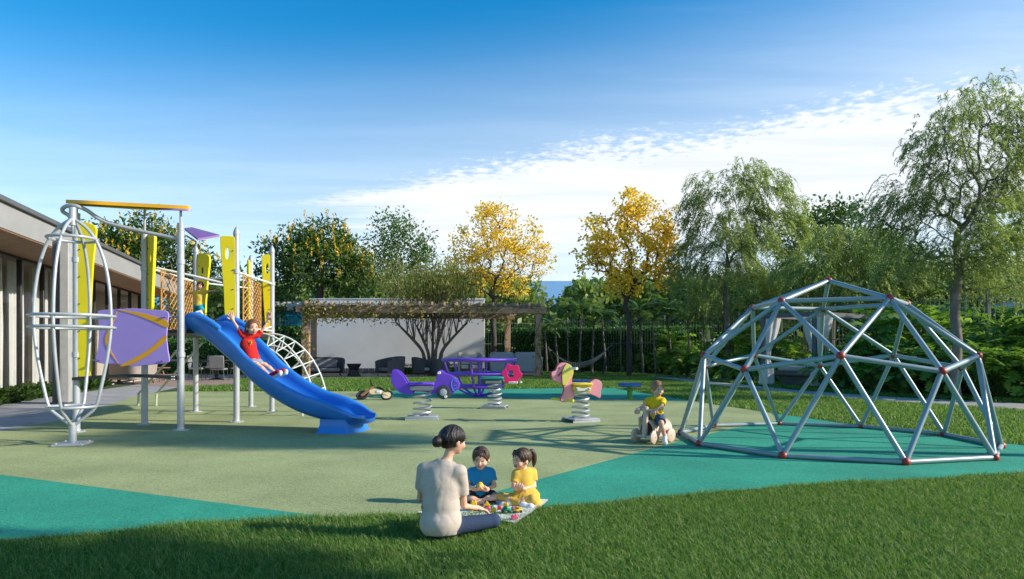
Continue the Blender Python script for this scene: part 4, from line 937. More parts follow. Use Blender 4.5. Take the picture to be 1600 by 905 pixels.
ring = [A1 + Vector((-.12, -.02, 0)), A1 + Vector((.35, -.22, 0)), (A1 + A3) / 2 + Vector((0, -.2, 0)), A3 + Vector((.02, -.12, 0)), A3 + Vector((.14, .05, 0)), (A2 + A3) / 2 + Vector((.1, .15, 0)), A2 + Vector((0, .16, 0)), (A1 + A2) / 2 + Vector((-.12, .1, 0))]
cpy = tri_board('canopy', ring, .02, .065, org, tower, (A1, A2, A3)); tri_board('canopy_layer', ring, -.012, .028, lime, cpy, (A1, A2, A3), .80, A2.lerp(A1, .5))
tri_board('canopy_trim', [A3 + Vector((-.35, -.1, 0)), A3 + Vector((.16, -.12, 0)), A3 + Vector((.17, .06, 0)), A3 + Vector((-.2, .22, 0))], -.012, .028, purp, cpy, (A1, A2, A3))
for q, a in ((PT[1], A1), (PT[2], A2), (PT[3], A3)): MB().tube([(q.x, q.y, 3.84), (q.x, q.y, a.z)], .024, 8).build('canopy_rod', steel, tower)
q = PT[4]; c4 = Vector((q.x, q.y, 4.34))
vs = [P(288, 359.5, 16.2), P(343, 370, 16.0), P(309, 376, 15.5), P(300, 358, 17.3)]; top = [v + Vector((0, 0, .05)) for v in vs]
MB().add(vs + top, [(0, 2, 1), (0, 1, 3), (4, 5, 6), (4, 7, 5), (0, 4, 6, 2), (2, 6, 5, 1), (1, 5, 7, 3), (3, 7, 4, 0)]).build('canopy', violet, tower)
MB().tube([(q.x, q.y, 4.05), (q.x, q.y, 4.2), (q.x - .06, q.y - .35, 4.28)], .024, 8).build('canopy_rod', steel, tower)
# yellow boards
def slot(cx, cy, rx, ry): return ellipse((cx, cy), rx, ry, 16)
def yboard(D, pts, hole=None, rot=0.0, th=.05, label=None, screws=4, sx=0):
    c = sum((Vector((p[0], p[1])) for p in pts), Vector((0, 0))) / len(pts); o = xyD(c.x, D); z0 = zat(c.y, D); s = D / F; k = 1 / max(.25, math.cos(rot))
    ol = [((p[0] - c.x) * s * k, -(p[1] - c.y) * s) for p in pts]; ol = [(v.x, v.y) for v in cr([Vector((a, b, 0)) for a, b in ol], 4)]
    hs_ = [[((p[0] - c.x) * s * k, -(p[1] - c.y) * s) for p in slot(*hole)]] if hole else []
    M = Matrix.Translation((o.x, o.y, z0)) @ Matrix.Rotation(rot, 4, 'Z'); b = plate('yellow_board', ol, th, yel, tower, M, hs_, .01)
    if label: b['label'] = label
    ys = [p[1] for p in pts]
    for i in range(screws):
        py = min(ys) + (max(ys) - min(ys)) * (.18 + .7 * i / max(1, screws - 1)); xs_ = sorted(pts, key=lambda p: abs(p[1] - py))[:2]
        p0 = M @ Vector(((sx - c.x) * s * k, -th / 2 - .004, -(py - c.y) * s)); MB().ball(p0, .014, 6, 4).build('screw', rbk, b)
yboard(12.2, [(124, 350), (130, 347), (143, 350), (150, 356), (150, 372), (146, 410), (143, 470), (142, 520), (143, 565), (142, 584), (137, 589), (126, 589), (123, 575), (123, 470), (123, 380)], None, R(6), .05, 'tall yellow board reaching low beside the caged climber', 5, 126)
yboard(13.4, [(229, 367), (238, 368), (246.5, 371), (247, 380), (244, 420), (241, 460), (239.5, 482), (229, 482), (228.5, 430), (228.5, 385)], (236.5, 402.5, 1.9, 10), R(-38), .06, None, 3, 231)
yboard(16.35, [(309, 400), (320, 397), (328, 400), (329.5, 410), (326, 440), (323, 470), (321, 500), (309, 500), (308.5, 450)], (316, 424, 2.8, 7.5), R(-12), .06, None, 3, 311)
yboard(13.9, [(345, 375), (347, 369.5), (357, 369), (366, 371), (367.5, 385), (367.5, 430), (367.5, 498), (353, 498), (350, 450), (346, 400)], (355.5, 396, 2.6, 9.5), R(8), .05, 'yellow board with slot hole beside the slide mouth', 4, 364)
yboard(17.9, [(386, 409), (390, 408), (391, 420), (391, 520), (387, 520), (385.5, 450)], None, R(-50), .05, None, 2, 389)
yboard(16.35, [(409.5, 402), (412, 399), (422, 400), (423, 430), (423, 528), (418, 530), (414, 500), (411, 450)], (417.5, 420, 2, 8), R(10), .05, None, 4, 421)
# deck, rails, nets
dk = [PT[2], PT[3], PT[5], PT[7], PT[6], PT[4]]; n = 6
MB().add([(p.x, p.y, DK - .07) for p in dk] + [(p.x, p.y, DK) for p in dk], [tuple(range(5, -1, -1)), tuple(range(6, 12))] + [(i, (i + 1) % 6, 6 + (i + 1) % 6, 6 + i) for i in range(6)]).build('deck', rbk, tower, False)
if tower.children[-1].data.polygons[1].normal.z < 0: tower.children[-1].data.flip_normals()
def rail(name, pts, r=.024, m=whitem, n=8, cvn=0): return MB().tube(cr(pts, cvn, False) if cvn else pts, r, n).build(name, m, tower)
def up(k, z, dx=0, dy=0): return Vector((PT[k].x + dx, PT[k].y + dy, z))
rail('top_rail', [P(245, 419, 13.6), P(300, 431, 13.7), P(350, 443, 13.9), P(358, 445, 13.9)], .026)
rail('top_rail', [up(4, 3.28), P(348, 435, 14.6), up(5, 3.02)], .022)
rail('top_rail', [up(5, 3.16), up(7, 3.16)], .026); rail('top_rail', [up(2, 3.2), up(4, 3.2)], .026); rail('top_rail', [up(4, 3.2), up(6, 3.2)], .02)
rail('bottom_rail', [up(5, 2.0), up(7, 2.0)], .022); rail('bottom_rail', [up(2, 1.98), up(4, 1.98)], .022)
rail('bottom_rail', [up(7, 2.1, 0, -.05), P(395, 521, 16.0), P(383, 521, 15.9)], .022)
ropem = mat('orange climbing rope', (.56, .28, .07), .8, .2, 20, .4, 80)
def net(a, b, z0, z1, nu, nv, label=None):
    m = MB()
    for i in range(-nv, nu):
        for sgn in (0, 1):
            u0, u1 = i, i + nv; v0, v1 = (0, nv) if sgn == 0 else (nv, 0)
            t0, t1 = 0.0, 1.0
            if u0 < 0: t0 = -u0 / nv
            if u1 > nu: t1 = (nu - u0) / nv
            if t1 <= t0: continue
            pts = []
            for q in np.linspace(t0, t1, 5):
                u = (u0 + nv * q) / nu; v = (v0 + (v1 - v0) * q) / nv; p = a.lerp(b, u); bulge = .05 * math.sin(u * math.pi); pts.append((p.x + bulge, p.y, z0 + (z1 - z0) * v - .05 * math.sin(u * math.pi) * v))
            m.tube(pts, .010, 5, caps=False)
    for e in (a, b): m.tube([(e.x, e.y, z0), (e.x, e.y, z1)], .014, 5, caps=False)
    for z in (z0, z1): m.tube([(a.x, a.y, z), (b.x, b.y, z)], .014, 5, caps=False)
    o = m.build('rope_net', ropem, tower); o['kind'] = 'stuff'
n2 = PT[2].lerp(PT[4], .10) + Vector((.22, 0, 0)); net(n2, PT[4] + Vector((-.02, -.15, 0)), 1.98, 3.16, 10, 7)
net(PT[5] + Vector((.1, .1, 0)), PT[7] + Vector((-.22, -.15, 0)), 1.98, 3.12, 7, 8)
# lilac panel with rails and belt between the two front posts
pc = xyD(208, 12.15); pz = zat(527, 12.15); s = 12.15 / F
def pp(l): return [((x - 208) * s, -(y - 527) * s) for x, y in l]
ol = pp([(153, 489), (158, 485), (182, 483.5), (208, 482), (236, 484), (258, 485.5), (264, 491), (262.5, 505), (261, 527), (263, 548), (265, 560), (262, 567), (236, 570), (208, 572.5), (182, 569), (156, 567.5), (151, 561), (153, 548), (155, 527), (154.5, 505)])
pan = plate('lilac_panel', [(v.x, v.y) for v in cr([Vector((a, b, 0)) for a, b in ol], 4)], .03, purp, tower, Matrix.Translation((pc.x, pc.y, pz)), (), .008)
Ms = Matrix.Translation((pc.x, pc.y - .019, pz))
for st_pts in ([(184, 484), (215, 488), (240, 494), (262, 502), (262, 512), (240, 503), (215, 493), (190, 486)], [(188, 571.5), (210, 560), (235, 545), (259, 524), (259, 533), (237, 552), (212, 567), (196, 572)],
               [(184, 486), (176, 500), (169, 517), (165, 530), (167, 541), (174, 553), (186, 568), (176, 552), (172, 540), (170.5, 530), (173, 518), (179, 501)]):
    plate('orange_stripe', [(v.x, v.y) for v in cr([Vector((a, b, 0)) for a, b in pp(st_pts)], 3)], .006, orn, pan, Ms, (), .001)
for px, py in ((258, 495), (254, 564), (155, 563), (160, 492)):
    for d in (0, 5): p = P(px - d, py + d * .2, 12.12); MB().ball(p, .017, 8, 6).build('bolt', violet, pan)
rail('panel_rail', [up(1, zat(495, 12.2)), up(3, zat(495, 12.46))], .02, steel); rail('panel_rail', [up(1, zat(563, 12.2)), up(3, zat(563, 12.46))], .02, steel)
bl = MB(); a, b = up(1, zat(592, 12.2)), up(3, zat(591, 12.46)); N = 14; V = []
for i in range(N + 1):
    u = i / N; p = a.lerp(b, u); z = p.z + .05 * math.sin(u * math.pi); V += [(p.x, p.y - .13, z - .025), (p.x, p.y + .13, z - .025), (p.x, p.y + .13, z + .03), (p.x, p.y - .13, z + .03)]
bl.add(V, [(4 * i + j, 4 * i + 4 + j, 4 * i + 4 + (j + 1) % 4, 4 * i + (j + 1) % 4) for i in range(N) for j in range(4)] + [(0, 1, 2, 3), (4 * N + 3, 4 * N + 2, 4 * N + 1, 4 * N)]); bt = bl.build('balance_belt', rbk, tower)
for i in range(4): MB().ball((b.x - .06 - .04 * (i % 2), b.y - .14, b.z - .02 + .05 * (i // 2)), .018, 6, 5).build('bolt', bolt, bt)
# overhead tube
rail('overhead_tube', [up(1, zat(400, 12.2)), P(112, 345, 12.15), P(98.5, 331, 12.1), P(99, 325, 12.05), P(108, 321.5, 12.0), P(122, 323, 12.0), P(136, 329, 12.1), P(152, 340, 12.2), P(174, 350, 12.3), P(228, 363, 12.4), up(3, zat(374, 12.46))], .036, steel, 12, 5)
# stair rails down the far side
for x1, x2, D in (((293, 530), (222, 609), 17.6), ((316, 536), (250, 609), 18.1)):
    rail('stair_rail', [P(*x1, D - 1.2), P(*x2, D), P(x2[0] - 5, x2[1] + 8, D), P(x2[0] - 6, 634, D)], .028, beige, 8, 3)
# arched ladder
def arc(a, b, D, x0, z0=0): return [(x0 + a * math.sin(t_), D, z0 + b * math.cos(t_)) for t_ in np.linspace(0, math.pi / 2, 14)]
for D in (15.3, 16.3):
    rail('ladder_arch', arc(1.42, 1.93, D, PT[7].x - .02), .02, whitem); rail('ladder_arch', arc(1.12, 1.64, D, PT[7].x - .02), .018, whitem)
for k in range(7):
    t_ = R(14 + 11.5 * k); MB().tube([(PT[7].x + 1.12 * math.sin(t_), 15.3, 1.64 * math.cos(t_)), (PT[7].x + 1.42 * math.sin(t_), 16.3, 1.93 * math.cos(t_))], .013, 6).build('ladder_rung', whitem, tower)
    for D in (15.3, 16.3):
        MB().tube([(PT[7].x + 1.12 * math.sin(t_), D, 1.64 * math.cos(t_)), (PT[7].x + 1.42 * math.sin(t_), D, 1.93 * math.cos(t_))], .018, 6).build('ladder_strut', whitem, tower)
# slide: a deep U channel swept from deck to run-out
SO = Vector((-6.23, 12.75, 0)); SU = Vector((.9636, -.267, 0)).normalized(); SV = Vector((.267, .9636, 0)).normalized(); SW = .85
sk = np.array([0, .25, .5, 1, 1.5, 2, 2.5, 3, 3.3, 3.5, 3.66])
ztop = np.array([2.12, 2.15, 2.06, 1.735, 1.285, .957, .725, .588, .46, .36, .33]); zbot = np.array([1.80, 1.76, 1.60, 1.225, .815, .525, .325, .215, .175, .17, .19])
ss = np.linspace(0, 3.66, 60)
def smooth_interp(x, xp, fp):
    m = np.gradient(fp, xp); i = np.clip(np.searchsorted(xp, x) - 1, 0, len(xp) - 2); h = xp[i + 1] - xp[i]; t_ = (x - xp[i]) / h
    return (2 * t_ ** 3 - 3 * t_ ** 2 + 1) * fp[i] + (t_ ** 3 - 2 * t_ ** 2 + t_) * h * m[i] + (-2 * t_ ** 3 + 3 * t_ ** 2) * fp[i + 1] + (t_ ** 3 - t_ ** 2) * h * m[i + 1]
zt, zb = smooth_interp(ss, sk, ztop), smooth_interp(ss, sk, zbot)
V = []
for i, s_ in enumerate(ss):
    e = max(0, (s_ - 3.05) / .61); inset = .25 * e ** 2.6 * SW; flare = .02 + .05 * math.exp(-((s_ - .1) / .25) ** 2); z1, z0 = zt[i], zb[i]; fl_ = z0 + .06; hh = z1 - fl_
    sec = [(-flare - .045, z1 - .06), (-flare - .03, z1 - .012), (-flare, z1), (-flare + .028, z1 - .01)]                                # near lip
    sec += [(.035 + .16 * (1 - math.cos(a)) / 1.0 * .5 + .10 * (a / 1.57) ** 2, fl_ + hh * .93 * max(0, 1 - math.sin(a)) ** 1.25) for a in np.linspace(.06, 1.45, 7)]
    sec += [(SW / 2, fl_ - .004)]
    sec += [(SW - x, z) for x, z in reversed(sec[:-1])]
    out = [(SW + .015, z0 + .12), (SW - .10, z0 + .01), (SW / 2, z0 - .02), (.10, z0 + .01), (-.015, z0 + .12)]
    sec += out
    for v, z in sec:
        vv = SW / 2 + (v - SW / 2) * (1 - 2 * inset / SW); p = SO + SU * s_ + SV * vv; V.append((p.x, p.y, z))
n = len(sec); fs = [(i * n + j, i * n + (j + 1) % n, (i + 1) * n + (j + 1) % n, (i + 1) * n + j) for i in range(len(ss) - 1) for j in range(n)]
fs += [tuple(range(n - 1, -1, -1)), tuple((len(ss) - 1) * n + j for j in range(n))]
sl = MB().add(V, fs).build('slide', blue, tower, True, 60); sl['label'] = 'wide curved blue plastic slide'
def sp3(s_, v, z): p = SO + SU * s_ + SV * v; return Vector((p.x, p.y, z))
ft = MB(); V = []
for z, g in ((.008, .06), (.05, .03), (.16, 0), (.26, .0)):
    V += [sp3(2.86 - g, .02 - g, z), sp3(3.36 + g, .04 - g, z), sp3(3.44 + g, SW / 2, z), sp3(3.36 + g, SW - .04 + g, z), sp3(2.86 - g, SW - .02 + g, z)]
ft.add(V, [(5 * i + j, 5 * i + (j + 1) % 5, 5 * i + 5 + (j + 1) % 5, 5 * i + 5 + j) for i in range(3) for j in range(5)] + [(4, 3, 2, 1, 0), (15, 16, 17, 18, 19)]).build('slide_foot', blue, sl)
for v in (-.04, SW + .04):                                          # moulded hood ears and seam ridges
    MB().tube(cr([sp3(-.02, v, 1.86), sp3(.02, v, 2.10), sp3(.22, v, 2.17), sp3(.52, v, 2.065), sp3(.78, v, 1.91)], 5, False), [.05, .055, .06, .062, .064, .065] + [.065] * 9 + [.055] * 5 + [.04], 10).build('hood', blue, sl)
    for s_ in (.72,): z = float(np.interp(s_, ss, zt)); MB().box(sp3(s_, v + (.02 if v < 0 else -.02), z - .012), (.07, .085, .05), math.atan2(SU.y, SU.x), .02).build('seam_joint', blue, sl)
MB().tube(cr([sp3(-.02, SW * .2, 1.9), sp3(.02, SW * .2, 2.2), sp3(.12, SW * .3, 2.24), sp3(.16, SW * .34, 1.95)], 5, False), .02, 8).build('grab_handle', whitem, tower)

# ---- caged climber on one leg
cc = xyD(113.5, 10.47); cc.z = 0
pod = thing('cage_climber', 'egg-shaped climbing cage of bent steel tubes on a single post left of the tower', 'climbing frame', cc)
MB().tube([(cc.x, cc.y, .02), (cc.x, cc.y, .36)], .055, 14).build('stem', steel, pod); MB().tube([(cc.x, cc.y, 3.46), (cc.x, cc.y, 3.74)], .052, 14).build('stem', steel, pod)
MB().box((cc.x, cc.y, .028), (.44, .44, .04), R(12), .008).build('base_plate', steel, pod)
for i in range(4): a = R(57) + i * math.pi / 2; MB().lathe((cc.x + .24 * math.cos(a), cc.y + .24 * math.sin(a), .046), [(.016, 0), (.016, .016), (.007, .02)], 6).build('bolt', bolt, pod)
prof = [(.0, .30), (.05, .33), (.22, .45), (.40, .61), (.50, .95), (.60, 1.4), (.655, 1.8), (.66, 2.05), (.635, 2.45), (.56, 2.85), (.42, 3.2), (.24, 3.42), (.06, 3.54), (0, 3.56)]
for a in (R(8), R(98), R(188), R(278)):
    MB().tube(cr([(cc.x + .85 * r_ * math.cos(a), cc.y + .85 * r_ * math.sin(a), z) for r_, z in prof], 4, False), .025, 10).build('rib', steel, pod)
for z, r_ in ((.61, .34), (1.855, .575), (2.035, .575), (3.25, .34)):
    MB().tube([(cc.x + r_ * math.cos(a), cc.y + r_ * math.sin(a), z) for a in np.linspace(0, 2 * math.pi, 37)[:-1]], .024, 10, True).build('ring', steel, pod)

# ---- geodesic climbing dome
k_ = 1.40 / 1.18239; RR_, ZS, DX, DY, TH = 2 * k_, 2.18737775 * k_, 4.39173107 * k_, 9.2344262 * k_, -1.3128398
dome = thing('climbing_dome', 'large geodesic climbing dome of grey tubes with red ball joints', 'climbing frame', (DX, DY, 0))
def dn(r, z, deg): a = TH - R(deg); return Vector((DX + RR_ * r * math.cos(a), DY + RR_ * r * math.sin(a), .05 + ZS * z))
n0 = [dn(0, 1, 0)]; n1 = [dn(.5257, .8507, 72 * k) for k in range(5)]; n2v = [dn(.8944, .4472, 72 * k) for k in range(5)]; n2m = [dn(.8507, .5257, 72 * k + 36) for k in range(5)]; n3 = [dn(1, 0, 18 + 36 * k) for k in range(10)]
dome_m = mat('blue-grey painted tube', (.27, .335, .355), .36, .07, 4, .05, 30, metal=.15); ballm = mat('red plastic joint', (.34, .030, .018), .4, .1, 6)
E_ = [(n0[0], q) for q in n1]
for k in range(5):
    E_ += [(n1[k], n1[(k + 1) % 5]), (n1[k], n2v[k]), (n1[k], n2m[k]), (n1[(k + 1) % 5], n2m[k]), (n2v[k], n2m[k]), (n2m[k], n2v[(k + 1) % 5])]
    E_ += [(n2v[k], n3[2 * k]), (n2v[k], n3[(2 * k - 1) % 10]), (n2m[k], n3[2 * k]), (n2m[k], n3[2 * k + 1])]
for k in range(10): E_.append((n3[k], n3[(k + 1) % 10]))
for a, b in E_: MB().tube([a, b], .036, 12, caps=False).build('strut', dome_m, dome)
bme = None
for q in n0 + n1 + n2v + n2m + n3:
    if bme is None: o = MB().ball((0, 0, 0), .062, 14, 10).build('ball_joint', ballm, None); bme = o.data; o.parent = dome
    else: o = bpy.data.objects.new('ball_joint', bme); COL.objects.link(o); o.parent = dome
    o.location = q - dome.location

# ---- spring riders
spring_m = mat('silver spring steel', (.58, .58, .57), .32, .06, 8, metal=.5); white_p = mat('white plastic', (.78, .77, .74), .4, .04, 6)
def spring(parent, c, z0, z1, r, turns, wire=.022, a0=0.0):
    n = int(turns * 16); MB().tube([(c.x + r * math.cos(a0 + 2 * math.pi * turns * i / n) * (1 if i > 6 else .8 + .2 * i / 6), c.y + r * math.sin(a0 + 2 * math.pi * turns * i / n), z0 + (z1 - z0) * (i / n) ** 1.25) for i in range(n + 1)], wire, 8).build('spring', spring_m, parent)
def base(parent, c, sx, sy, rz=0):
    M = Matrix.Translation(c) @ Matrix.Rotation(rz, 4, 'Z'); m = MB(); m.box((0, 0, .075), (sx, sy, .03), 0, .006)
    o = m.build('base_plate', steel, None); o.data.transform(M @ Matrix.Identity(4)); o.data.transform(Matrix.Translation(-parent.location)); o.parent = parent
    for s in (-1, 1):
        f = MB().box((0, s * sy * .46, .032), (sx * 1.08, .03, .05), 0, .004).build('base_flange', steel, None); f.data.transform(Matrix.Translation(-parent.location) @ M); f.parent = parent
def frame(c, s, rot):
    """drawing plane of a rider: photo offsets in px turned to metres about c"""
    return lambda pts, ox, oy, zs: [((ox + p[0] / zs), -(oy + p[1] / zs)) for p in pts]
vio = mat('violet play board', (.15, .052, .60), .38, .06, 3, .04, 30); magenta = mat('magenta play board', (.88, .008, .15), .38, .05, 3); pink = mat('pink play board', (.92, .35, .40), .42, .05, 3); crim = mat('crimson board core', (.55, .012, .06), .45, .06, 3)
tealb = mat('teal seat board', (.01, .25, .24), .4, .06, 3); dgreen = mat('dark green plastic', (.025, .055, .05), .45, .1, 5); yl2 = mat('pale yellow board', (.78, .68, .14), .42, .05, 3); cy = mat('cyan paint line', (.08, .40, .70), .5); gtyre = mat('grey rubber tyre', (.045, .048, .05), .6, .12, 8)
def rider(label, c, zg): 
    o = thing('spring_rider', label, 'spring rider', (c.x, c.y, 0)); return o
def zpts(zpts_, ox, oy, zoom, cpx, gpy, D):
    s = D / F; return [(((ox + x / zoom) - cpx) * s, (gpy - (oy + y / zoom)) * s) for x, y in zpts_]
def crl(l, n=4): return [(v.x, v.y) for v in cr([Vector((a, b, 0)) for a, b in l], n)]
# purple car
D = 14.5; c = xyD(660, D); zc = lambda l: zpts(l, 600, 550, 7.54, 660, 656.5, D); r1 = rider('purple car spring rider with grey wheel and fish-tail back', c, 0); M1 = Matrix.Translation((c.x, c.y, 0))
base(r1, c, .66, .46, R(4)); spring(r1, c, .10, .66, .19, 4.6)
tail = [(118, 213), (150, 214), (195, 242), (240, 290), (275, 345), (300, 378), (345, 385), (345, 495), (260, 495), (185, 468), (125, 405), (97, 325), (103, 255)]
fr_ = [(585, 375), (612, 355), (630, 270), (645, 228), (672, 216), (700, 232), (740, 260), (800, 280), (850, 318), (885, 375), (882, 428), (845, 470), (790, 494), (680, 497), (565, 496), (585, 430)]
for dy in (-.13, .13):
    MM = M1 @ Matrix.Translation((0, dy, 0)); o1 = plate('tail_board', crl(zc(tail)), .045, vio, r1, MM, (), .01); o2 = plate('front_board', crl(zc(fr_)), .045, vio, r1, MM, (), .01)
    if dy < 0:
        arc_ = [(860, 318), (822, 322), (803, 360), (803, 400), (818, 440), (838, 464)]; cv = cr([Vector((*p, 0)) for p in zc(arc_)], 4, False)
        MB().tube([(c.x + v.x, c.y + dy - .024, v.y) for v in cv], .007, 5).build('painted_line', cy, o2)
        for a_, b_ in (((836, 340), (860, 352)), ((828, 392), (870, 396)), ((842, 432), (868, 420))):
            pa, pb = zc([a_, b_]); MB().tube([(c.x + pa[0], c.y + dy - .024, pa[1]), (c.x + pb[0], c.y + dy - .024, pb[1])], .006, 5).build('painted_line', cy, o2)
    sd_ = zc([(320, 410), (345, 402), (570, 402), (592, 412), (592, 445), (570, 455), (345, 452), (322, 440)]); br_ = plate('seat_bracket', crl(sd_, 2), .02, gtyre if dy > 0 else mat('grey bracket', (.22, .23, .26), .4), r1, M1 @ Matrix.Translation((0, dy * 1.35, 0)), (), .005)
(x0, z0), (x1, z1) = zc([(298, 362), (602, 398)]); MB().box((c.x + (x0 + x1) / 2, c.y, (z0 + z1) / 2), (x1 - x0, .38, z0 - z1), 0, .022).build('seat', vio, r1)
(x0, z0), (x1, z1) = zc([(335, 400), (600, 465)]); MB().box((c.x + (x0 + x1) / 2, c.y, (z0 + z1) / 2), (x1 - x0, .30, z0 - z1), 0, .02).build('seat_frame', vio, r1)
wx, wz = zc([(712, 472)])[0]
for dy in (-.20, .20):
    W_ = Matrix.Rotation(R(90), 4, 'X'); w_ = MB().lathe((c.x + wx, c.y + dy, wz), [(.12, -.035), (.148, -.03), (.152, -.015), (.152, .015), (.148, .03), (.12, .035)], 28, W_).build('wheel', gtyre, r1)
    MB().lathe((c.x + wx, c.y + dy, wz), [(.06, -.045), (.078, -.04), (.078, .04), (.06, .045)], 20, W_).build('hub', mat('light grey hub', (.42, .43, .48), .4), w_)
for q in ((665, 247), (742, 522)):
    x, z = zc([q])[0]; MB().tube([(c.x + x, c.y - .33, z), (c.x + x, c.y + .33, z)], .03, 10).build('grip', white_p, r1)
# flower rider
D = 17.4; c = xyD(773, D); zc = lambda l: zpts(l, 690, 550, 9.05, 773, 638.5, D); r2 = rider('spring rider with magenta flower front and teal topped seat', c, 0); M1 = Matrix.Translation((c.x, c.y, 0))
base(r2, c, .62, .55, R(-8)); spring(r2, c, .10, .66, .172, 5.0)
fc = zc([(993, 310)])[0]; fl_ = [(fc[0] + (.25 + .026 * math.cos(6 * a + .6)) * math.cos(a), fc[1] + (.25 + .026 * math.cos(6 * a + .6)) * math.sin(a)) for a in np.linspace(0, 2 * math.pi, 73)[:-1]]
hc = zc([(978, 310)])[0]; h2 = zc([(925, 235)])[0]
plate('flower_board', fl_, .05, magenta, r2, M1 @ Matrix.Translation((0, -.05, 0)), [ellipse(hc, .082, .10, 20), ellipse(h2, .022, .04, 12)], .012)
(x0, z0), (x1, z1) = zc([(556, 352), (880, 380)]); MB().box((c.x + (x0 + x1) / 2, c.y, (z0 + z1) / 2), (x1 - x0, .40, z0 - z1 + .02), 0, .02).build('seat', tealb, r2)
(x0, z0), (x1, z1) = zc([(562, 382), (890, 450)]); sf_ = MB().box((c.x + (x0 + x1) / 2, c.y, (z0 + z1) / 2), (x1 - x0, .34, z0 - z1), 0, .02).build('seat_frame', dgreen, r2)
(x0, z0), (x1, z1) = zc([(622, 400), (845, 442)]); MB().box((c.x + (x0 + x1) / 2, c.y - .172, (z0 + z1) / 2), (x1 - x0, .02, z0 - z1), 0, .006).build('bracket', mat('grey bracket2', (.20, .22, .22), .4), sf_)
for q in ((1025, 430), (985, 432)):
    x, z = zc([q])[0]; MB().tube([(c.x + x - .06, c.y - .12, z), (c.x + x + .08, c.y - .16, z + .004)], .03, 10).build('foot_peg', white_p, r2)
x, z = zc([(1110, 423)])[0]; MB().tube([(c.x + x, c.y + .1, z), (c.x + x + .03, c.y - .1, z)], .028, 10).build('foot_peg', white_p, r2)
# pony
D = 14.05; c = xyD(907, D); zc = lambda l: zpts(l, 850, 555, 7.87, 907, 660, D); r3 = rider('pink pony spring rider with pale yellow mane and yellow seat', c, 0); M1 = Matrix.Translation((c.x, c.y, 0)) @ Matrix.Rotation(R(7), 4, 'Z')
base(r3, c, .60, .56, R(24)); spring(r3, c, .10, .62, .176, 4.6, a0=1.5)
bd = [(232, 97), (285, 112), (330, 160), (345, 215), (332, 280), (325, 350), (345, 420), (358, 480), (345, 535), (300, 562), (240, 580), (205, 572), (190, 540), (215, 490), (233, 430), (225, 372), (192, 350), (130, 322), (95, 298), (78, 250), (82, 210), (128, 190), (148, 140), (185, 105)]
tl = [(540, 350), (585, 318), (630, 302), (675, 318), (702, 352), (706, 400), (690, 445), (690, 500), (676, 532), (642, 515), (600, 498), (545, 478), (470, 470), (400, 440), (470, 400)]
for nm, l in (('body_board', bd), ('tail_board', tl)):
    core = plate(nm, crl(zc(l)), .11, crim, r3, M1, (), .008)
    for dy in (-.066, .066): plate('pink_face', crl(zc(l)), .022, pink, core, M1 @ Matrix.Translation((.006, dy, 0)), (), .006)
mn = [(262, 112), (300, 120), (340, 165), (346, 225), (325, 265), (290, 310), (262, 368), (235, 374), (212, 358), (205, 290), (208, 220), (228, 155)]
for dy in (-.10, .10): plate('mane_board', crl(zc(mn)), .04, yl2, r3, M1 @ Matrix.Translation((0, dy, 0)), (), .008); 
plate('mane_edge', crl(zc([(x - 6, y + 2) for x, y in mn])), .02, crim, r3, M1 @ Matrix.Translation((0, -.085, 0)), (), .004)
x, z = zc([(178, 160)])[0]; e_ = MB().ball(M1 @ Vector((x, -.08, z)), (.016, .01, .022), 10, 6).build('eye', crim, r3)
ml = zc([(150, 258), (170, 262), (215, 205), (205, 200), (160, 240)]); plate('mouth_line', crl(ml, 3), .006, crim, r3, M1 @ Matrix.Translation((0, -.08, 0)), (), .001)
(x0, z0), (x1, z1) = zc([(335, 345), (580, 378)]); MB().box(M1 @ Vector(((x0 + x1) / 2, 0, (z0 + z1) / 2)), (x1 - x0, .40, z0 - z1), R(7), .02).build('seat', mat('yellow seat', (.75, .55, .03), .4), r3)
sp_ = zc([(345, 376), (555, 376), (556, 440), (540, 456), (380, 462), (348, 440)])
for dy in (-.14, .14): b_ = plate('seat_side', crl(sp_, 2), .03, mat('yellow seat', (.75, .55, .03), .4), r3, M1 @ Matrix.Translation((0, dy, 0)), (), .006); plate('seat_bracket', crl(zc([(370, 402), (395, 395), (450, 412), (510, 398), (545, 402), (548, 432), (500, 438), (400, 442), (372, 430)]), 2), .02, white_p, b_, M1 @ Matrix.Translation((0, dy * 1.2, 0)), (), .004)
for q in ((385, 418), (530, 415)): x, z = zc([q])[0]; MB().ball(M1 @ Vector((x, -.185, z)), .02, 8, 6).build('bolt', bolt, r3)
x, z = zc([(300, 166)])[0]; MB().tube([M1 @ Vector((x - .02, .30, z)), M1 @ Vector((x, -.04, z)), M1 @ Vector((x + .10, -.36, z - .0))], .03, 12).build('handle_bar', white_p, r3)
x, z = zc([(220, 551)])[0]; MB().tube([M1 @ Vector((x - .18, .20, z + .01)), M1 @ Vector((x, 0, z)), M1 @ Vector((x + .19, -.24, z - .005))], .028, 12).build('foot_bar', mat('yellow tube', (.68, .60, .03), .4), r3)

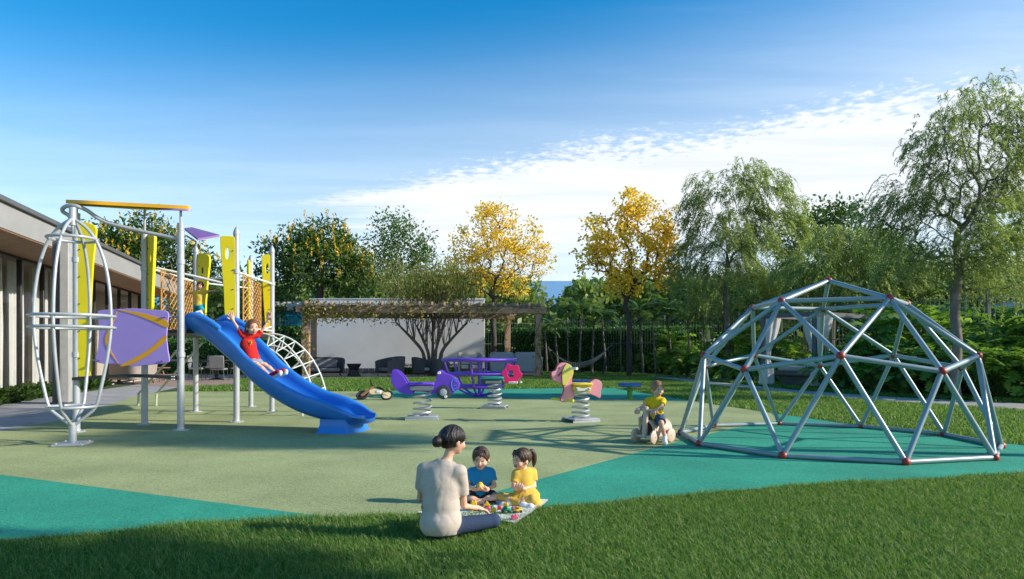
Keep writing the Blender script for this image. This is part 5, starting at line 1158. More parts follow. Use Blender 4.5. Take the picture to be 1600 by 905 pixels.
# ---- purple basket roundabout
D = 22.0; c = xyD(749, D); cage = thing('basket_roundabout', 'purple tube basket roundabout behind the flower rider', 'roundabout', (c.x, c.y, 0))
vt = mat('violet painted tube', (.16, .065, .55), .35, .06, 4)
MB().tube([(c.x, c.y, .008), (c.x, c.y, 1.24)], .055, 12).build('centre_post', vt, cage)
for z, r_, w_ in ((1.235, 1.2, .058), (.78, 1.04, .042), (.36, .78, .042)): MB().tube([(c.x + r_ * math.cos(a), c.y + r_ * math.sin(a), z) for a in np.linspace(0, 2 * math.pi, 41)[:-1]], w_, 10, True).build('ring', vt, cage)
for k in range(6):
    a = R(20) + k * math.pi / 3; MB().tube(cr([(c.x + r_ * math.cos(a), c.y + r_ * math.sin(a), z) for r_, z in ((1.2, 1.235), (1.13, 1.0), (1.04, .78), (.9, .52), (.72, .30), (.38, .12), (.05, .06))], 4, False), .035, 8).build('rib', vt, cage)
for k in range(2): MB().tube([(c.x + 1.2 * math.cos(a), c.y + 1.2 * math.sin(a), 1.235) for a in (R(8 + 90 * k), R(188 + 90 * k))], .035, 8).build('cross_bar', vt, cage)
MB().lathe((c.x, c.y, .008), [(.2, 0), (.2, .02), (.07, .05)], 18).build('foot', vt, cage)
# ---- blue discs on green posts
bd_m = mat('blue textured disc', (.03, .14, .42), .6, .2, 14, .8, 40); grn = mat('green painted post', (.09, .30, .02), .45, .08, 5)
for px, py, D, lab in ((984, 624, 20.8, 'blue stepping disc on green post beside the boy on the ride-on'), (911, 617, 23.2, 'blue stepping disc half hidden behind the pony rider')):
    c = xyD(px, D); o = thing('stepping_disc', lab, 'stepping stone', (c.x, c.y, 0), 'blue stepping discs')
    MB().tube([(c.x, c.y, .008), (c.x, c.y, .42)], .082, 14).build('post', grn, o); MB().lathe((c.x, c.y, .41), [(.34, 0), (.37, .02), (.37, .08), (.35, .1), (.33, .09), (.1, .105)], 28).build('disc', bd_m, o)
    MB().lathe((c.x, c.y, .008), [(.13, 0), (.12, .015), (.085, .02)], 14).build('foot', grn, o)

# ---- balance bike lying on its side
c = xyD(582, 20.4); bk = thing('balance_bike', 'cream wooden balance bike lying on its side by the end of the slide', 'balance bike', (0, 0, 0))
crm = mat('cream birch plywood', (.76, .62, .34), .5, .12, 5)
wo = ellipse((0, 0), 1, 1, 4)
for x in (-.38, .40):
    w_ = MB().tube([(x + .165 * math.cos(a), 0, .18 + .165 * math.sin(a)) for a in np.linspace(0, 2 * math.pi, 29)[:-1]], .03, 8, True).build('wheel', rbk, bk)
    MB().lathe((x, 0, .18), [(.13, -.012), (.14, -.01), (.14, .01), (.13, .012)], 20, Matrix.Rotation(R(90), 4, 'X')).build('rim', crm if x > 0 else rbk, w_)
fo = crl([(-.10, .42), (.0, .46), (.16, .40), (.30, .30), (.44, .20), (.44, .15), (.30, .20), (.10, .22), (-.06, .20), (-.16, .26), (-.18, .36)])
plate('frame', fo, .05, crm, bk, None, (), .008); MB().box((.12, -.035, .31), (.15, .02, .11), 0, .03).build('badge', white_p, bk)
plate('fork', crl([(-.16, .48), (-.10, .48), (-.33, .14), (-.42, .14), (-.40, .2)], 2), .09, mat('brown stained plywood', (.28, .13, .06), .5), bk, None, (), .008)
MB().box((.14, 0, .45), (.26, .14, .05), 0, .03, M=Matrix.Rotation(.3, 4, 'Y')).build('saddle', rbk, bk)
MB().tube([(-.13, 0, .44), (-.14, 0, .56)], .018, 8).build('stem', rbk, bk); MB().tube([(-.15, -.27, .55), (-.14, 0, .57), (-.15, .27, .55)], .022, 10).build('handlebar', rbk, bk)
bk.location = (c.x, c.y + .1, .02); bk.rotation_euler = (R(-46), 0, R(-4))
# ---------------------------------------------------------------- people
def skinmat(name, c): 
    m = mat(name, c, .5, .06, 14, .04, 80); b = m.node_tree.nodes['Principled BSDF']; b.inputs['Subsurface Weight'].default_value = .12; b.inputs['Subsurface Radius'].default_value = (.02, .008, .004); b.inputs['Subsurface Scale'].default_value = .3; return m
sk1 = skinmat('fair skin', (.74, .42, .28)); sk2 = skinmat('warm skin', (.70, .39, .26)); sk3 = skinmat('tan skin', (.60, .33, .21))
def cloth(name, c, b=.25): return mat(name, c, .85, .08, 9, b, 45, spec=.2)
def hairmat(name, c):
    m = mat(name, c, .42, .3, 12, 0, spec=.5); t = m.node_tree; tc = [n for n in t.nodes if n.type == 'TEX_COORD'][0]; mp = nd(t, 'ShaderNodeMapping'); mp.inputs['Scale'].default_value = (60, 60, 9); t.links.new(tc.outputs['Object'], mp.inputs[0])
    n = nd(t, 'ShaderNodeTexNoise'); n.inputs['Scale'].default_value = 2.2; t.links.new(mp.outputs[0], n.inputs['Vector']); bpn = nd(t, 'ShaderNodeBump'); bpn.inputs['Strength'].default_value = .7; bpn.inputs['Distance'].default_value = .01
    t.links.new(n.outputs[0], bpn.inputs['Height']); t.links.new(bpn.outputs[0], t.nodes['Principled BSDF'].inputs['Normal']); return m
h_black = hairmat('black-brown hair', (.018, .011, .008)); h_brown = hairmat('dark brown hair', (.055, .026, .014)); h_light = hairmat('light brown hair', (.30, .155, .07)); h_aub = hairmat('auburn hair', (.17, .06, .025))
eye_w = mat('eye white', (.75, .72, .68), .3, .02); eye_d = mat('dark iris', (.02, .012, .008), .2, .05); mouth_m = mat('open mouth', (.16, .018, .016), .5, .1); teeth_m = mat('teeth', (.78, .74, .68), .35, .02); lip_m = mat('lips', (.42, .14, .12), .5, .05)
A = lambda v: np.array(v, float)
def un(v): return v / (np.linalg.norm(v) + 1e-9)
def hand(w, d, nrm, s, curl=.7, side=1):
    d = un(A(d)); nrm = A(nrm) - d * np.dot(A(nrm), d); nrm = un(nrm); l = np.cross(d, nrm); pr_ = [ell(A(w) + d * .26 * s, (.25 * s, .13 * s, .33 * s), (l, nrm, d), .02 * s + .004), cap(A(w) - d * .1 * s, A(w) + d * .12 * s, .15 * s, .17 * s, .01)]
    for i, ln in enumerate((.80, .95, 1.0, .86)):
        b = A(w) + d * .50 * s + l * (1.5 - i) * .135 * s * side; q = b - d * .06 * s; dr = d + l * (1.5 - i) * .10 * side
        for j, (L, r0, r1) in enumerate(((.20, .070, .064), (.15, .064, .058), (.11, .058, .048))):
            a = curl * (.35 + .75 * j); v = un(un(dr) * math.cos(a) + nrm * math.sin(a)); e = q + v * L * s * ln; pr_.append(cap(q, e, r0 * s, r1 * s, .0025)); q = e
    t0 = A(w) + d * .10 * s + l * .17 * s * side; v = un(d * .62 + l * side * .72 + nrm * .35); t1 = t0 + v * .22 * s; t2 = t1 + un(d * .85 + l * side * .3 + nrm * .45) * .17 * s
    return pr_ + [cap(t0, t1, .085 * s, .072 * s, .006), cap(t1, t2, .072 * s, .055 * s, .003)]
def head_prims(c, f, u, h):
    f = un(A(f)); u = un(A(u) - f * np.dot(A(u), f)); r = np.cross(f, u); ax = (r, f, u); c = A(c)
    p = [ell(c + u * .10 * h - f * .04 * h, (.36 * h, .43 * h, .40 * h), ax, .02), ell(c - u * .13 * h + f * .10 * h, (.295 * h, .32 * h, .31 * h), ax, .10 * h), ell(c - u * .36 * h + f * .22 * h, (.13 * h, .12 * h, .10 * h), ax, .09 * h),
         cap(c - u * .02 * h + f * .40 * h, c - u * .125 * h + f * .465 * h, .030 * h, .045 * h, .04 * h)]
    for s in (-1, 1): p += [ell(c - u * .10 * h - f * .02 * h + r * s * .355 * h, (.045 * h, .085 * h, .115 * h), ax, .01), ell(c - u * .15 * h + f * .29 * h + r * s * .165 * h, (.12 * h, .10 * h, .11 * h), ax, .06 * h), ell(c + u * .01 * h + f * .435 * h + r * s * .15 * h, (.085 * h, .045 * h, .05 * h), ax, .03 * h, -1)]
    return p, (c, f, u, r, ax)
def face(root, hp, h, laugh=1.0, skin=None, brow=None):
    c, f, u, r, ax = hp; M = Matrix([list(r), list(f), list(u)]).transposed().to_4x4()
    for s in (-1, 1):
        p = c + u * .005 * h + f * .385 * h + r * s * .15 * h; e = MB().ball(p, (.045 * h, .022 * h, .020 * h), 10, 7, M).build('eye', eye_w, root); MB().ball(p + f * .010 * h, (.035 * h, .018 * h, .023 * h), 8, 6, M).build('iris', eye_d, e)
        MB().tube([p + u * .018 * h + f * .010 * h - r * .055 * h, p + u * .030 * h + f * .018 * h, p + u * .018 * h + f * .006 * h + r * .055 * h], .009 * h, 5).build('eyelid', brow, root)
        MB().tube([p + u * .095 * h + f * .022 * h - r * .065 * h, p + u * .115 * h + f * .034 * h, p + u * .095 * h + f * .012 * h + r * .065 * h], .012 * h, 5).build('eyebrow', brow, root)
    p = c - u * .245 * h + f * .395 * h; m = MB().ball(p, (.115 * h, .035 * h, .022 * h + .045 * h * laugh), 14, 8, M).build('mouth', mouth_m, root)
    MB().ball(p + u * .028 * h * laugh + f * .012 * h, (.09 * h, .026 * h, .018 * h), 10, 6, M).build('teeth', teeth_m, m); MB().tube([p - r * .115 * h + u * .02 * h, p - r * .05 * h - u * (.05 * h * laugh + .01 * h) + f * .025 * h, p + r * .05 * h - u * (.05 * h * laugh + .01 * h) + f * .025 * h, p + r * .115 * h + u * .02 * h], .012 * h, 5).build('lip', lip_m, m)
def person(label, J, hh, fd, ud, grid, skin, brow, laugh=1.0, hands=None, thick=1.0, loc=None):
    """one continuous body from joints given in metres: torso, neck, head, limbs, fingers"""
    o = thing('person', label, 'person', (0, 0, 0)); J = {k: A(v) for k, v in J.items()}; T_ = thick * hh
    r = un(J['sr'] - J['sl']); u = un(J['che'] - J['pel']); f = np.cross(u, r); f = un(f); r2 = np.cross(f, u); ax = (r2, f, u); sw = np.linalg.norm(J['sr'] - J['sl']); L = np.linalg.norm(J['che'] - J['pel'])
    md = (J['sl'] + J['sr']) / 2; i_ = .13 * T_; si = [J[k] + (md - J[k]) * .22 - u * .03 * hh for k in ('sl', 'sr')]
    tor = [('e', J['che'], A((sw * .47, sw * .35, L * .55)), ax), ('e', (J['che'] + J['pel']) / 2, A((sw * .43, sw * .36, L * .55)), ax), ('e', J['pel'] + u * .01, A((sw * .47, sw * .42, sw * .36)), ax), ('c', si[0], si[1], i_, i_)] + [('c', J['nk'] + (md - J['nk']) * .35, q, .15 * T_, .10 * T_) for q in si]
    def tp(g, sub=None): return [ell(q[1], q[2] + g, q[3], .05 * hh + .02) if q[0] == 'e' else cap(q[1], q[2], q[3] + g, q[4] + g, .06) for q in tor]
    hpz, hp = head_prims(J['hd'], fd, ud, hh); nb = J['hd'] - hp[2] * .25 * hh - hp[1] * .06 * hh
    pr_ = tp(0) + [cap(J['nk'] - u * .1 * hh, nb, .19 * T_, .165 * T_, .03)] + hpz
    for s in 'lr':
        pr_ += [cap(J['s' + s], J['e' + s], .155 * T_, .118 * T_, .02), cap(J['e' + s], J['w' + s], .120 * T_, .085 * T_, .01)]
        pr_ += [cap(J['h' + s], J['k' + s], .27 * T_, .19 * T_, .03), cap(J['k' + s], J['a' + s], .19 * T_, .12 * T_, .015), ell((J['k' + s] * .62 + J['a' + s] * .38), (.17 * T_,) * 3, None, .04), cap(J['a' + s], J['t' + s], .13 * T_, .11 * T_, .02)]
        d, n_, cu, sd_ = (hands or {}).get(s, (J['w' + s] - J['e' + s], (0, -.3, -1), .7, 1)); pr_ += hand(J['w' + s], d, n_, .66 * hh, cu, sd_)
    solid('body', pr_, grid, skin, o); face(o, hp, hh, laugh, skin, brow)
    return o, J, hp, tp, u, f, r2, T_
def hash_(name, J): return int(abs(J['hd'][0] * 1e4 + J['hd'][2] * 1e3)) % 997
def folds(ob, seed, amp=.0028, wl=.11):
    """soft creases over cloth: a few warped ridge patterns along the surface normal"""
    g = np.random.default_rng(seed); me = ob.data; n = len(me.vertices); V = np.zeros(n * 3, np.float32); me.vertices.foreach_get('co', V); V = V.reshape(-1, 3).astype(float); N = np.zeros(n * 3, np.float32); me.vertices.foreach_get('normal', N); N = N.reshape(-1, 3)
    d = np.zeros(n)
    for i in range(4):
        k = g.normal(size=3) * np.array((.5, .5, 1.0)); k /= np.linalg.norm(k); k2 = g.normal(size=3); k2 /= np.linalg.norm(k2); ph = (V @ k) * 2 * np.pi / (wl * g.uniform(.7, 1.7)) + 2.2 * np.sin((V @ k2) * 2 * np.pi / .19 + i)
        msk = np.clip(.5 + .9 * np.sin((V @ g.normal(size=3)) * 2 * np.pi / .30 + i * 2), 0, 1); d += (np.abs(np.sin(ph * .5)) ** .7 - .6) * msk
    V += N * (d * amp)[:, None]; me.vertices.foreach_set('co', V.astype(np.float32).ravel()); me.update(); return ob
def shirt(o, J, tp, u, T_, g, grid, m, sl=.55, cut=None, neck=.20, extra=(), hem=None, wr=(), name='shirt'):
    p = tp(g)
    for s in 'lr':
        a, b = J['s' + s], J['e' + s]; e = a + (b - a) * sl; p.append(cap(a, e, .16 * T_ + g, .165 * T_ + g, .03, None, 0.0))
    p += list(extra)
    for (a, b, rr) in wr: p.append(cap(a, b, rr, rr, .012))
    if cut is not None: p.append(cap(J['pel'] + u * cut, J['pel'] + u * (cut - .5), .5, .5, .004, 0.0, None, -1))
    p.append(cap(J['nk'] + u * .005, J['nk'] + u * .3, neck * T_, neck * T_ * 1.2, .008, 0.0, None, -1))
    return folds(solid(name, p, grid, m, o), hash_(name, J))
def legwear(o, J, tp, u, T_, g, grid, m, frac=2.0, name='trousers', topcut=.07):
    p = tp(g)[2:3]
    for s in 'lr':
        a, b, c = J['h' + s], J['k' + s], J['a' + s]
        if frac <= 1: p.append(cap(a, a + (b - a) * frac, .28 * T_ + g, .26 * T_ + g * 1.6, .04, None, 0.0))
        else: e = b + (c - b) * (frac - 1); p += [cap(a, b, .28 * T_ + g, .20 * T_ + g, .03), cap(b, e, .20 * T_ + g, .145 * T_ + g, .012, None, 0.0)]
    return solid(name, p, grid, m, o)
def shoe(o, a, t_, T_, grid, m, sole=None, name='shoe', s=1.0):
    a, t_ = A(a), A(t_); d = un(t_ - a); z = A((0, 0, 1)); x = solid(name, [cap(a, a + (t_ - a) * .2, .155 * T_ * s, .16 * T_ * s, .02), cap(a + d * .02 * T_, t_ + d * .06 * T_, .155 * T_ * s, .145 * T_ * s, .02), ell(t_, (.165 * T_ * s,) * 3, None, .02)], grid, m, o)
    return x
def hair(o, hp, h, m, grid, extra=(), fringe=.0, name='hair', th=.035, face_r=(.35, .34, .44), back=0.0, tufts=True):
    c, f, u, r, ax = hp
    p = [ell(c + u * .115 * h - f * .055 * h, ((.36 + th) * h, (.44 + th) * h, (.40 + th) * h), ax, .01)] + list(extra) + [ell(c - u * (.27 - fringe) * h + f * .46 * h, (face_r[0] * h, face_r[1] * h, face_r[2] * h), ax, .03 * h, -1), ell(c - u * (.62 - back) * h + f * .12 * h, (.6 * h, .62 * h, .45 * h), ax, .03 * h, -1)]
    for a in (-.9, -.55, -.2, .15, .5, .85) if tufts and fringe > .05 else ():          # tufts of a fringe
        b0 = c + u * .40 * h + f * .22 * h + r * a * .26 * h; p.append(cap(b0, c + u * (.20 + .03 * math.sin(a * 9)) * h + f * (.385 - .07 * a * a) * h + r * (a * .30 + .05) * h, .07 * h, .022 * h, .02 * h))
    return strands_on(solid(name, p, grid, m, o), hp, h)
def strands_on(ob, hp, h):
    """comb fine ridges into a head of hair"""
    c, f, u, r, ax = hp; me = ob.data; n = len(me.vertices); V = np.zeros(n * 3, np.float32); me.vertices.foreach_get('co', V); V = V.reshape(-1, 3); N = np.zeros(n * 3, np.float32); me.vertices.foreach_get('normal', N); N = N.reshape(-1, 3)
    q = V - c; az = np.arctan2(q @ r, -(q @ f) + .15 * h); el = (q @ u) / h
    d = np.sin(az * 19 + el * 6) * .5 + np.sin(az * 37 - el * 9 + 1) * .35 + np.sin(az * 61 + el * 4) * .25
    V += N * (d * .014 * h)[:, None]; me.vertices.foreach_set('co', V.ravel()); me.update(); return ob
def place(o, px, py, D, z=None, rz=0): q = P(px, py, D); o.location = (q.x, q.y, q.z if z is None else z); o.rotation_euler.z = rz

# woman sitting on the grass edge, seen from behind
J = dict(pel=(-.015, .0, .125), che=(-.025, .035, .42), nk=(.01, .05, .60), hd=(.068, .085, .765), sl=(-.165, .06, .545), sr=(.135, .0, .535), el=(-.20, .13, .30), wl=(-.07, .33, .20), er=(.155, .055, .255), wr=(.235, .25, .195),
         hl=(-.09, .02, .11), hr=(.075, .0, .11), kl=(-.17, .40, .17), al=(.10, .42, .07), tl=(.17, .38, .05), kr=(.385, .12, .125), ar=(.12, .32, .07), tr=(.04, .38, .05))
w_, J, hp, tp, u, f, r2, T_ = person('woman with dark hair bun in beige t-shirt and jeans sitting cross-legged, seen from behind', J, .225, (.78, .60, -.16), (-.05, 0, 1), .006, sk1, h_black, .2, {'r': ((.7, .5, -.25), (0, 0, -1), .5, 1), 'l': ((.6, .7, -.3), (0, 0, -1), .5, -1)}, .94)
beige_s = cloth('beige cotton jersey', (.50, .42, .35), .15); jeans = cloth('blue denim', (.035, .055, .105), .3)
wrk = ()
shirt(w_, J, tp, u, T_, .014, .006, beige_s, .66, -.075, .24, [ell((-.02, .02, .13), (.155, .118, .13), None, .05)], None, wrk)
legwear(w_, J, tp, u, T_, .012, .006, jeans, 1.9, 'jeans'); 
c, f_, u_, r_, ax = hp
hair(w_, hp, .225, h_black, .005, [ell(c + u_ * .04 * .225 - f_ * .24 * .225, (.38 * .225, .30 * .225, .36 * .225), ax, .02), cap(c - f_ * .40 * .225 - u_ * .02 * .225, c - f_ * .55 * .225 - u_ * .06 * .225, .036, .026, .008), ell(c - f_ * .65 * .225 - u_ * .10 * .225, (.045, .040, .045), ax, .004)], .05, back=-.02)
shoe(w_, J['al'], J['tl'], T_, .007, cloth('grey shoe', (.2, .2, .22))); shoe(w_, J['ar'], J['tr'], T_, .007, cloth('grey shoe', (.2, .2, .22)))
place(w_, 693, 845, 5.15, 0)

# boy in blue
J = dict(pel=(0, 0, .085), che=(0, -.005, .235), nk=(0, -.012, .335), hd=(0, -.035, .445), sl=(-.098, 0, .305), sr=(.098, 0, .305), el=(-.128, -.035, .19), wl=(-.062, -.12, .170), er=(.128, -.03, .185), wr=(.058, -.12, .165),
         hl=(-.055, -.02, .075), hr=(.055, -.02, .075), kl=(-.165, -.10, .085), al=(.06, -.165, .045), tl=(.115, -.15, .035), kr=(.165, -.09, .09), ar=(-.06, -.19, .045), tr=(-.13, -.18, .035))
b_, J, hp, tp, u, f, r2, T_ = person('laughing boy in blue t-shirt and navy shorts sitting cross-legged on the blanket', J, .205, (-.06, -1, -.2), (0, 0, 1), .0045, sk1, h_brown, .8, {'l': ((.75, -.5, .1), (0.2, .2, 1), .9, 1), 'r': ((-.75, -.5, .15), (-.2, .2, 1), .9, -1)}, .86)
shirt(b_, J, tp, u, T_, .011, .005, cloth('sky blue jersey', (.022, .24, .46)), .62, -.03, .23, (), None, [((-.06, -.085, .15), (.04, -.095, .12), .008), ((.02, -.09, .18), (.07, -.08, .13), .007)])
legwear(b_, J, tp, u, T_, .010, .005, cloth('navy shorts cloth', (.018, .025, .05)), .62, 'shorts'); navy = cloth('black sneaker', (.018, .018, .022))
hair(b_, hp, .205, h_brown, .005, (), .10, th=.045)
for s in 'lr': shoe(b_, J['a' + s], J['t' + s], T_, .005, navy)
place(b_, 751.6, 788, 6.40, 0)
toy1 = MB().ball((0, 0, 0), (.032, .026, .04), 12, 8).build('toy_figure', mat('yellow toy plastic', (.80, .48, .01), .35, .05), None); toy1.location = b_.location + Vector((.0, -.165, .205)); tag(toy1, 'yellow toy held in both hands by the boy in blue', 'toy')

# girl in yellow
J = dict(pel=(.015, 0, .08), che=(.005, -.005, .235), nk=(0, -.01, .335), hd=(-.02, -.03, .445), sl=(-.078, -.045, .305), sr=(.088, .045, .31), el=(-.10, -.10, .195), wl=(-.075, -.165, .195), er=(.098, -.005, .185), wr=(-.005, -.125, .185),
         hl=(-.045, -.04, .075), hr=(.06, .02, .075), kl=(-.215, -.055, .095), al=(-.02, -.175, .05), tl=(.06, -.205, .035), kr=(.075, -.155, .095), ar=(-.13, -.135, .045), tr=(-.195, -.12, .035))
g_, J, hp, tp, u, f, r2, T_ = person('laughing girl with ponytail in yellow dress sitting on the blanket', J, .20, (-.80, -.58, -.08), (.04, 0, 1), .0045, sk1, h_brown, .9, {'l': ((.25, -.6, .2), (.4, .2, 1), .9, 1), 'r': ((-.8, -.3, .1), (0, .3, 1), .9, -1)}, .84)
ylw = cloth('yellow cotton', (.66, .42, .07)); ylw2 = cloth('mustard leggings', (.60, .38, .08))
shirt(g_, J, tp, u, T_, .010, .005, ylw, .62, None, .23, [ell((.02, -.02, .105), (.13, .12, .06), None, .05), cap((.05, -.03, .09), (.11, -.06, .03), .05, .06, .03), cap((-.03, -.05, .09), (-.08, -.09, .07), .055, .05, .03)], None, [((.02, -.10, .15), (.03, -.13, .06), .010), ((-.03, -.10, .14), (-.05, -.14, .08), .009), ((.08, -.06, .15), (.11, -.1, .06), .010)], 'dress')
legwear(g_, J, tp, u, T_, .007, .005, ylw2, 1.9, 'leggings')
c, f_, u_, r_, ax = hp; hx = .20
hair(g_, hp, hx, h_brown, .005, (), .13, th=.035, back=-.04)
tie = c - f_ * .46 * hx + u_ * .22 * hx; pt_ = cr([tie, tie - f_ * .03 + u_ * .012, tie - f_ * .055 - u_ * .03, tie - f_ * .052 - u_ * .10, tie - f_ * .04 - u_ * .145], 4, False)
MB().tube(pt_, [.013, .016, .02, .023, .025, .026, .027, .027, .027, .027, .026, .025, .022, .018, .013, .008, .003][:len(pt_)], 10).build('ponytail', h_brown, g_)
MB().ball(tie, (.017, .017, .017), 10, 6).build('hair_tie', cloth('lilac hair tie', (.4, .3, .5)), g_)
wsh = cloth('white sneaker', (.68, .66, .66), .2)
for s in 'lr': shoe(g_, J['a' + s], J['t' + s], T_, .005, wsh)
place(g_, 818.5, 790, 6.34, 0)
toy2 = MB().box((0, 0, 0), (.055, .03, .026), .3, .006).build('toy_block', mat('teal toy plastic', (.02, .30, .34), .35, .05), None); toy2.location = g_.location + Vector((-.055, -.185, .225)); tag(toy2, 'teal block held by the girl in the yellow dress', 'toy block')

# blanket and toys
blm = bpy.data.materials.new('printed picnic blanket'); blm.use_nodes = True; t = blm.node_tree; b = t.nodes['Principled BSDF']; b.inputs['Roughness'].default_value = .9
tc = nd(t, 'ShaderNodeTexCoord'); v = nd(t, 'ShaderNodeTexVoronoi'); v.inputs['Scale'].default_value = 9; t.links.new(tc.outputs['Object'], v.inputs['Vector'])
nz = nd(t, 'ShaderNodeTexNoise'); nz.inputs['Scale'].default_value = 14; t.links.new(tc.outputs['Object'], nz.inputs['Vector']); ds = math_node(t, 'ADD', v.outputs['Distance'], math_node(t, 'MULTIPLY', nz.outputs[0], .35))
st_ = maprange(t, ds, .30, .33, 1, 0); sp = nd(t, 'ShaderNodeSeparateColor'); t.links.new(v.outputs['Color'], sp.inputs[0]); r = nd(t, 'ShaderNodeValToRGB'); r.color_ramp.interpolation = 'CONSTANT'; t.links.new(sp.outputs[0], r.inputs[0])
for i, cc_ in enumerate([(.55, .10, .10), (.06, .25, .42), (.60, .28, .04), (.10, .30, .28), (.62, .22, .22), (.30, .36, .50)]):
    e = r.color_ramp.elements[i] if i < 2 else r.color_ramp.elements.new(i / 6); e.position = i / 6; e.color = (*cc_, 1)
mx = nd(t, 'ShaderNodeMixRGB'); t.links.new(math_node(t, 'MULTIPLY', st_, .85), mx.inputs[0]); mx.inputs[1].default_value = (.78, .75, .70, 1); t.links.new(r.outputs[0], mx.inputs[2]); t.links.new(mx.outputs[0], b.inputs['Base Color'])
cA, cB, cC = G(652, 808), G(857, 787), G(805, 823.5); cD = cA + cB - cC; n = 26; V = []
for i in range(n + 1):
    for j in range(n + 1):
        p = cD.lerp(cA, i / n).lerp(cB.lerp(cC, i / n), j / n); zz_ = .030 + .006 * math.sin(i * .9 + j * .4) * math.sin(j * .7 - i * .3) + (.008 if i in (0, n) or j in (0, n) else 0); V.append((p.x, p.y, zz_))
V2 = [(x, y, z - .008) for x, y, z in V]; N1 = (n + 1) ** 2; Qs = [(i * (n + 1) + j, (i + 1) * (n + 1) + j, (i + 1) * (n + 1) + j + 1, i * (n + 1) + j + 1) for i in range(n) for j in range(n)]
bo = link('picnic_blanket', np_mesh('blanket', V + V2, Qs + [tuple(N1 + q for q in reversed(f)) for f in Qs]), blm); tag(bo, 'white picnic blanket printed with small coloured shapes, spread half on grass', 'blanket')
def blk(col): return mat('toy plastic %.2f %.2f %.2f' % col, col, .35, .05, 8)
YB, PK, GN, RD, PP_ = (.74, .44, .012), (.70, .10, .20), (.02, .34, .16), (.55, .03, .05), (.42, .14, .36)
def zp(zx, zy): return 630 + zx / 4.112, 640 + zy / 4.112
def toyb(label, zx, zy, w, d, h, col, rz=.3, z=.034, round_=False):
    px, py = zp(zx, zy); q = G(px, py, z); m = MB()
    if round_: m.lathe((0, 0, 0), [(w * .5, 0), (w * .5, h * .8), (w * .42, h)], 14)
    else: m.box((0, 0, h / 2), (w, d, h), 0, .004)
    o = thing('toy_block', label, 'toy block', (q.x, q.y, z), 'toy blocks scattered on the blanket'); m.build('cube', blk(col), None).parent = o
    for sx in (-1, 1):
        s_ = MB().lathe((sx * w * .24, 0, h), [(w * .15, -.001), (w * .15, .006), (w * .12, .008)], 10).build('stud', blk(col), None); s_.parent = o
    o.rotation_euler.z = rz; return o
toyb('tall yellow toy block standing on end by the boy in blue', 453, 648, .052, .05, .082, YB, .2)
toyb('pink toy block lying right of the tall yellow block', 501, 645, .05, .04, .03, PK, .5); pk2 = toyb('pink toy block under the yellow triangle', 540, 645, .05, .045, .032, PK, .1)
o = thing('toy_triangle', 'yellow triangular toy roof standing on a pink block', 'toy block', pk2.location + Vector((-.005, 0, .041))); roof = [(-.032, 0), (.032, 0), (0, .042)]
plate('wedge', roof, .045, blk(YB), None, None, (), .002).parent = o; o.rotation_euler.z = .1
toyb('green toy block resting behind the yellow square block', 573, 640, .032, .03, .03, GN, .3); toyb('yellow square toy block in front of the green one', 580, 655, .046, .04, .026, YB, -.2)
toyb('small green round block nearest the woman\'s knee', 500, 662, .034, .03, .02, GN, 0, .034, True); toyb('green round block next to the smaller green block', 530, 657, .036, .03, .022, GN, 0, .034, True)
toyb('small red toy block left of the green toy truck', 618, 643, .038, .03, .03, RD, .1); toyb('purple toy block right of the green toy truck', 708, 648, .034, .03, .032, PP_, .4); toyb('pink toy block alone in front of the others', 716, 704, .056, .045, .032, PK, .15)
def toycar(label, zx, zy, col, cab, rz, L=.085):
    px, py = zp(zx, zy); q = G(px, py, .034); o = thing('toy_car', label, 'toy car', (q.x, q.y, .034)); 
    def ad(m, nm, mt): x = m.build(nm, mt, None); x.parent = o
    ad(MB().box((0, 0, .022), (L, L * .48, .022), 0, .006), 'chassis', blk(col)); ad(MB().box((-L * .05, 0, .042), (L * .52, L * .42, .024), 0, .008), 'cab', blk(cab))
    for s in (-1, 1):
        ad(MB().box((-L * .05, s * L * .212, .044), (L * .36, .002, .013), 0, 0), 'window', mat('toy window', (.05, .07, .09), .2))
        for x in (-.3, .3): ad(MB().lathe((x * L, s * L * .25, .013), [(.011, -.005), (.013, -.003), (.013, .003), (.011, .005)], 12, Matrix.Rotation(R(90), 4, 'X')), 'wheel', rbk)
    o.rotation_euler.z = rz; return o
toycar('yellow toy car with dark wheels near the girl\'s white shoe', 735, 662, YB, YB, .25); toycar('green toy truck carrying a yellow block', 664, 660, GN, GN, -.3, .095)
q = bpy.data.objects.get('toy_car.001').location; o = toyb('yellow toy block riding on the green toy truck', 660, 640, .042, .034, .024, YB, -.3); o.location = q + Vector((-.005, 0, .056))

# wooden ride-on and its rider
D = 10.8; c = xyD(1024, D); ro = thing('ride_on_toy', 'pale wooden ride-on car with four disc wheels under a small boy', 'ride-on toy', (0, 0, 0)); birch = mat('pale birch ply', (.60, .43, .32), .5, .06, 6); birch2 = mat('birch wheel', (.62, .45, .34), .5, .06, 10)
n = 18; prof = [(-.145, .10)] + [(-.145 * math.cos(a), .20 + .165 * math.sin(a)) for a in np.linspace(0, math.pi, n)] + [(.145, .10)]; pin = [(y * .86, z if z < .2 else .2 + (z - .2) * .88) for y, z in prof]
def shell(x0, x1, solid_):
    V = []; k = len(prof)
    for x in (x0, x1): V += [(x, y, z) for y, z in prof] + [(x, y, z) for y, z in pin]
    fs = [(j, j + 1, 2 * k + j + 1, 2 * k + j) for j in range(k - 1)] + [(k + j + 1, k + j, 3 * k + j, 3 * k + j + 1) for j in range(k - 1)] + [(j + 1, j, k + j, k + j + 1) for j in range(k - 1)] + [(2 * k + j, 2 * k + j + 1, 3 * k + j + 1, 3 * k + j) for j in range(k - 1)] + [(0, 2 * k, 3 * k, k), (k - 1, 2 * k - 1, 4 * k - 1, 3 * k - 1)]
    return MB().add(V, fs)
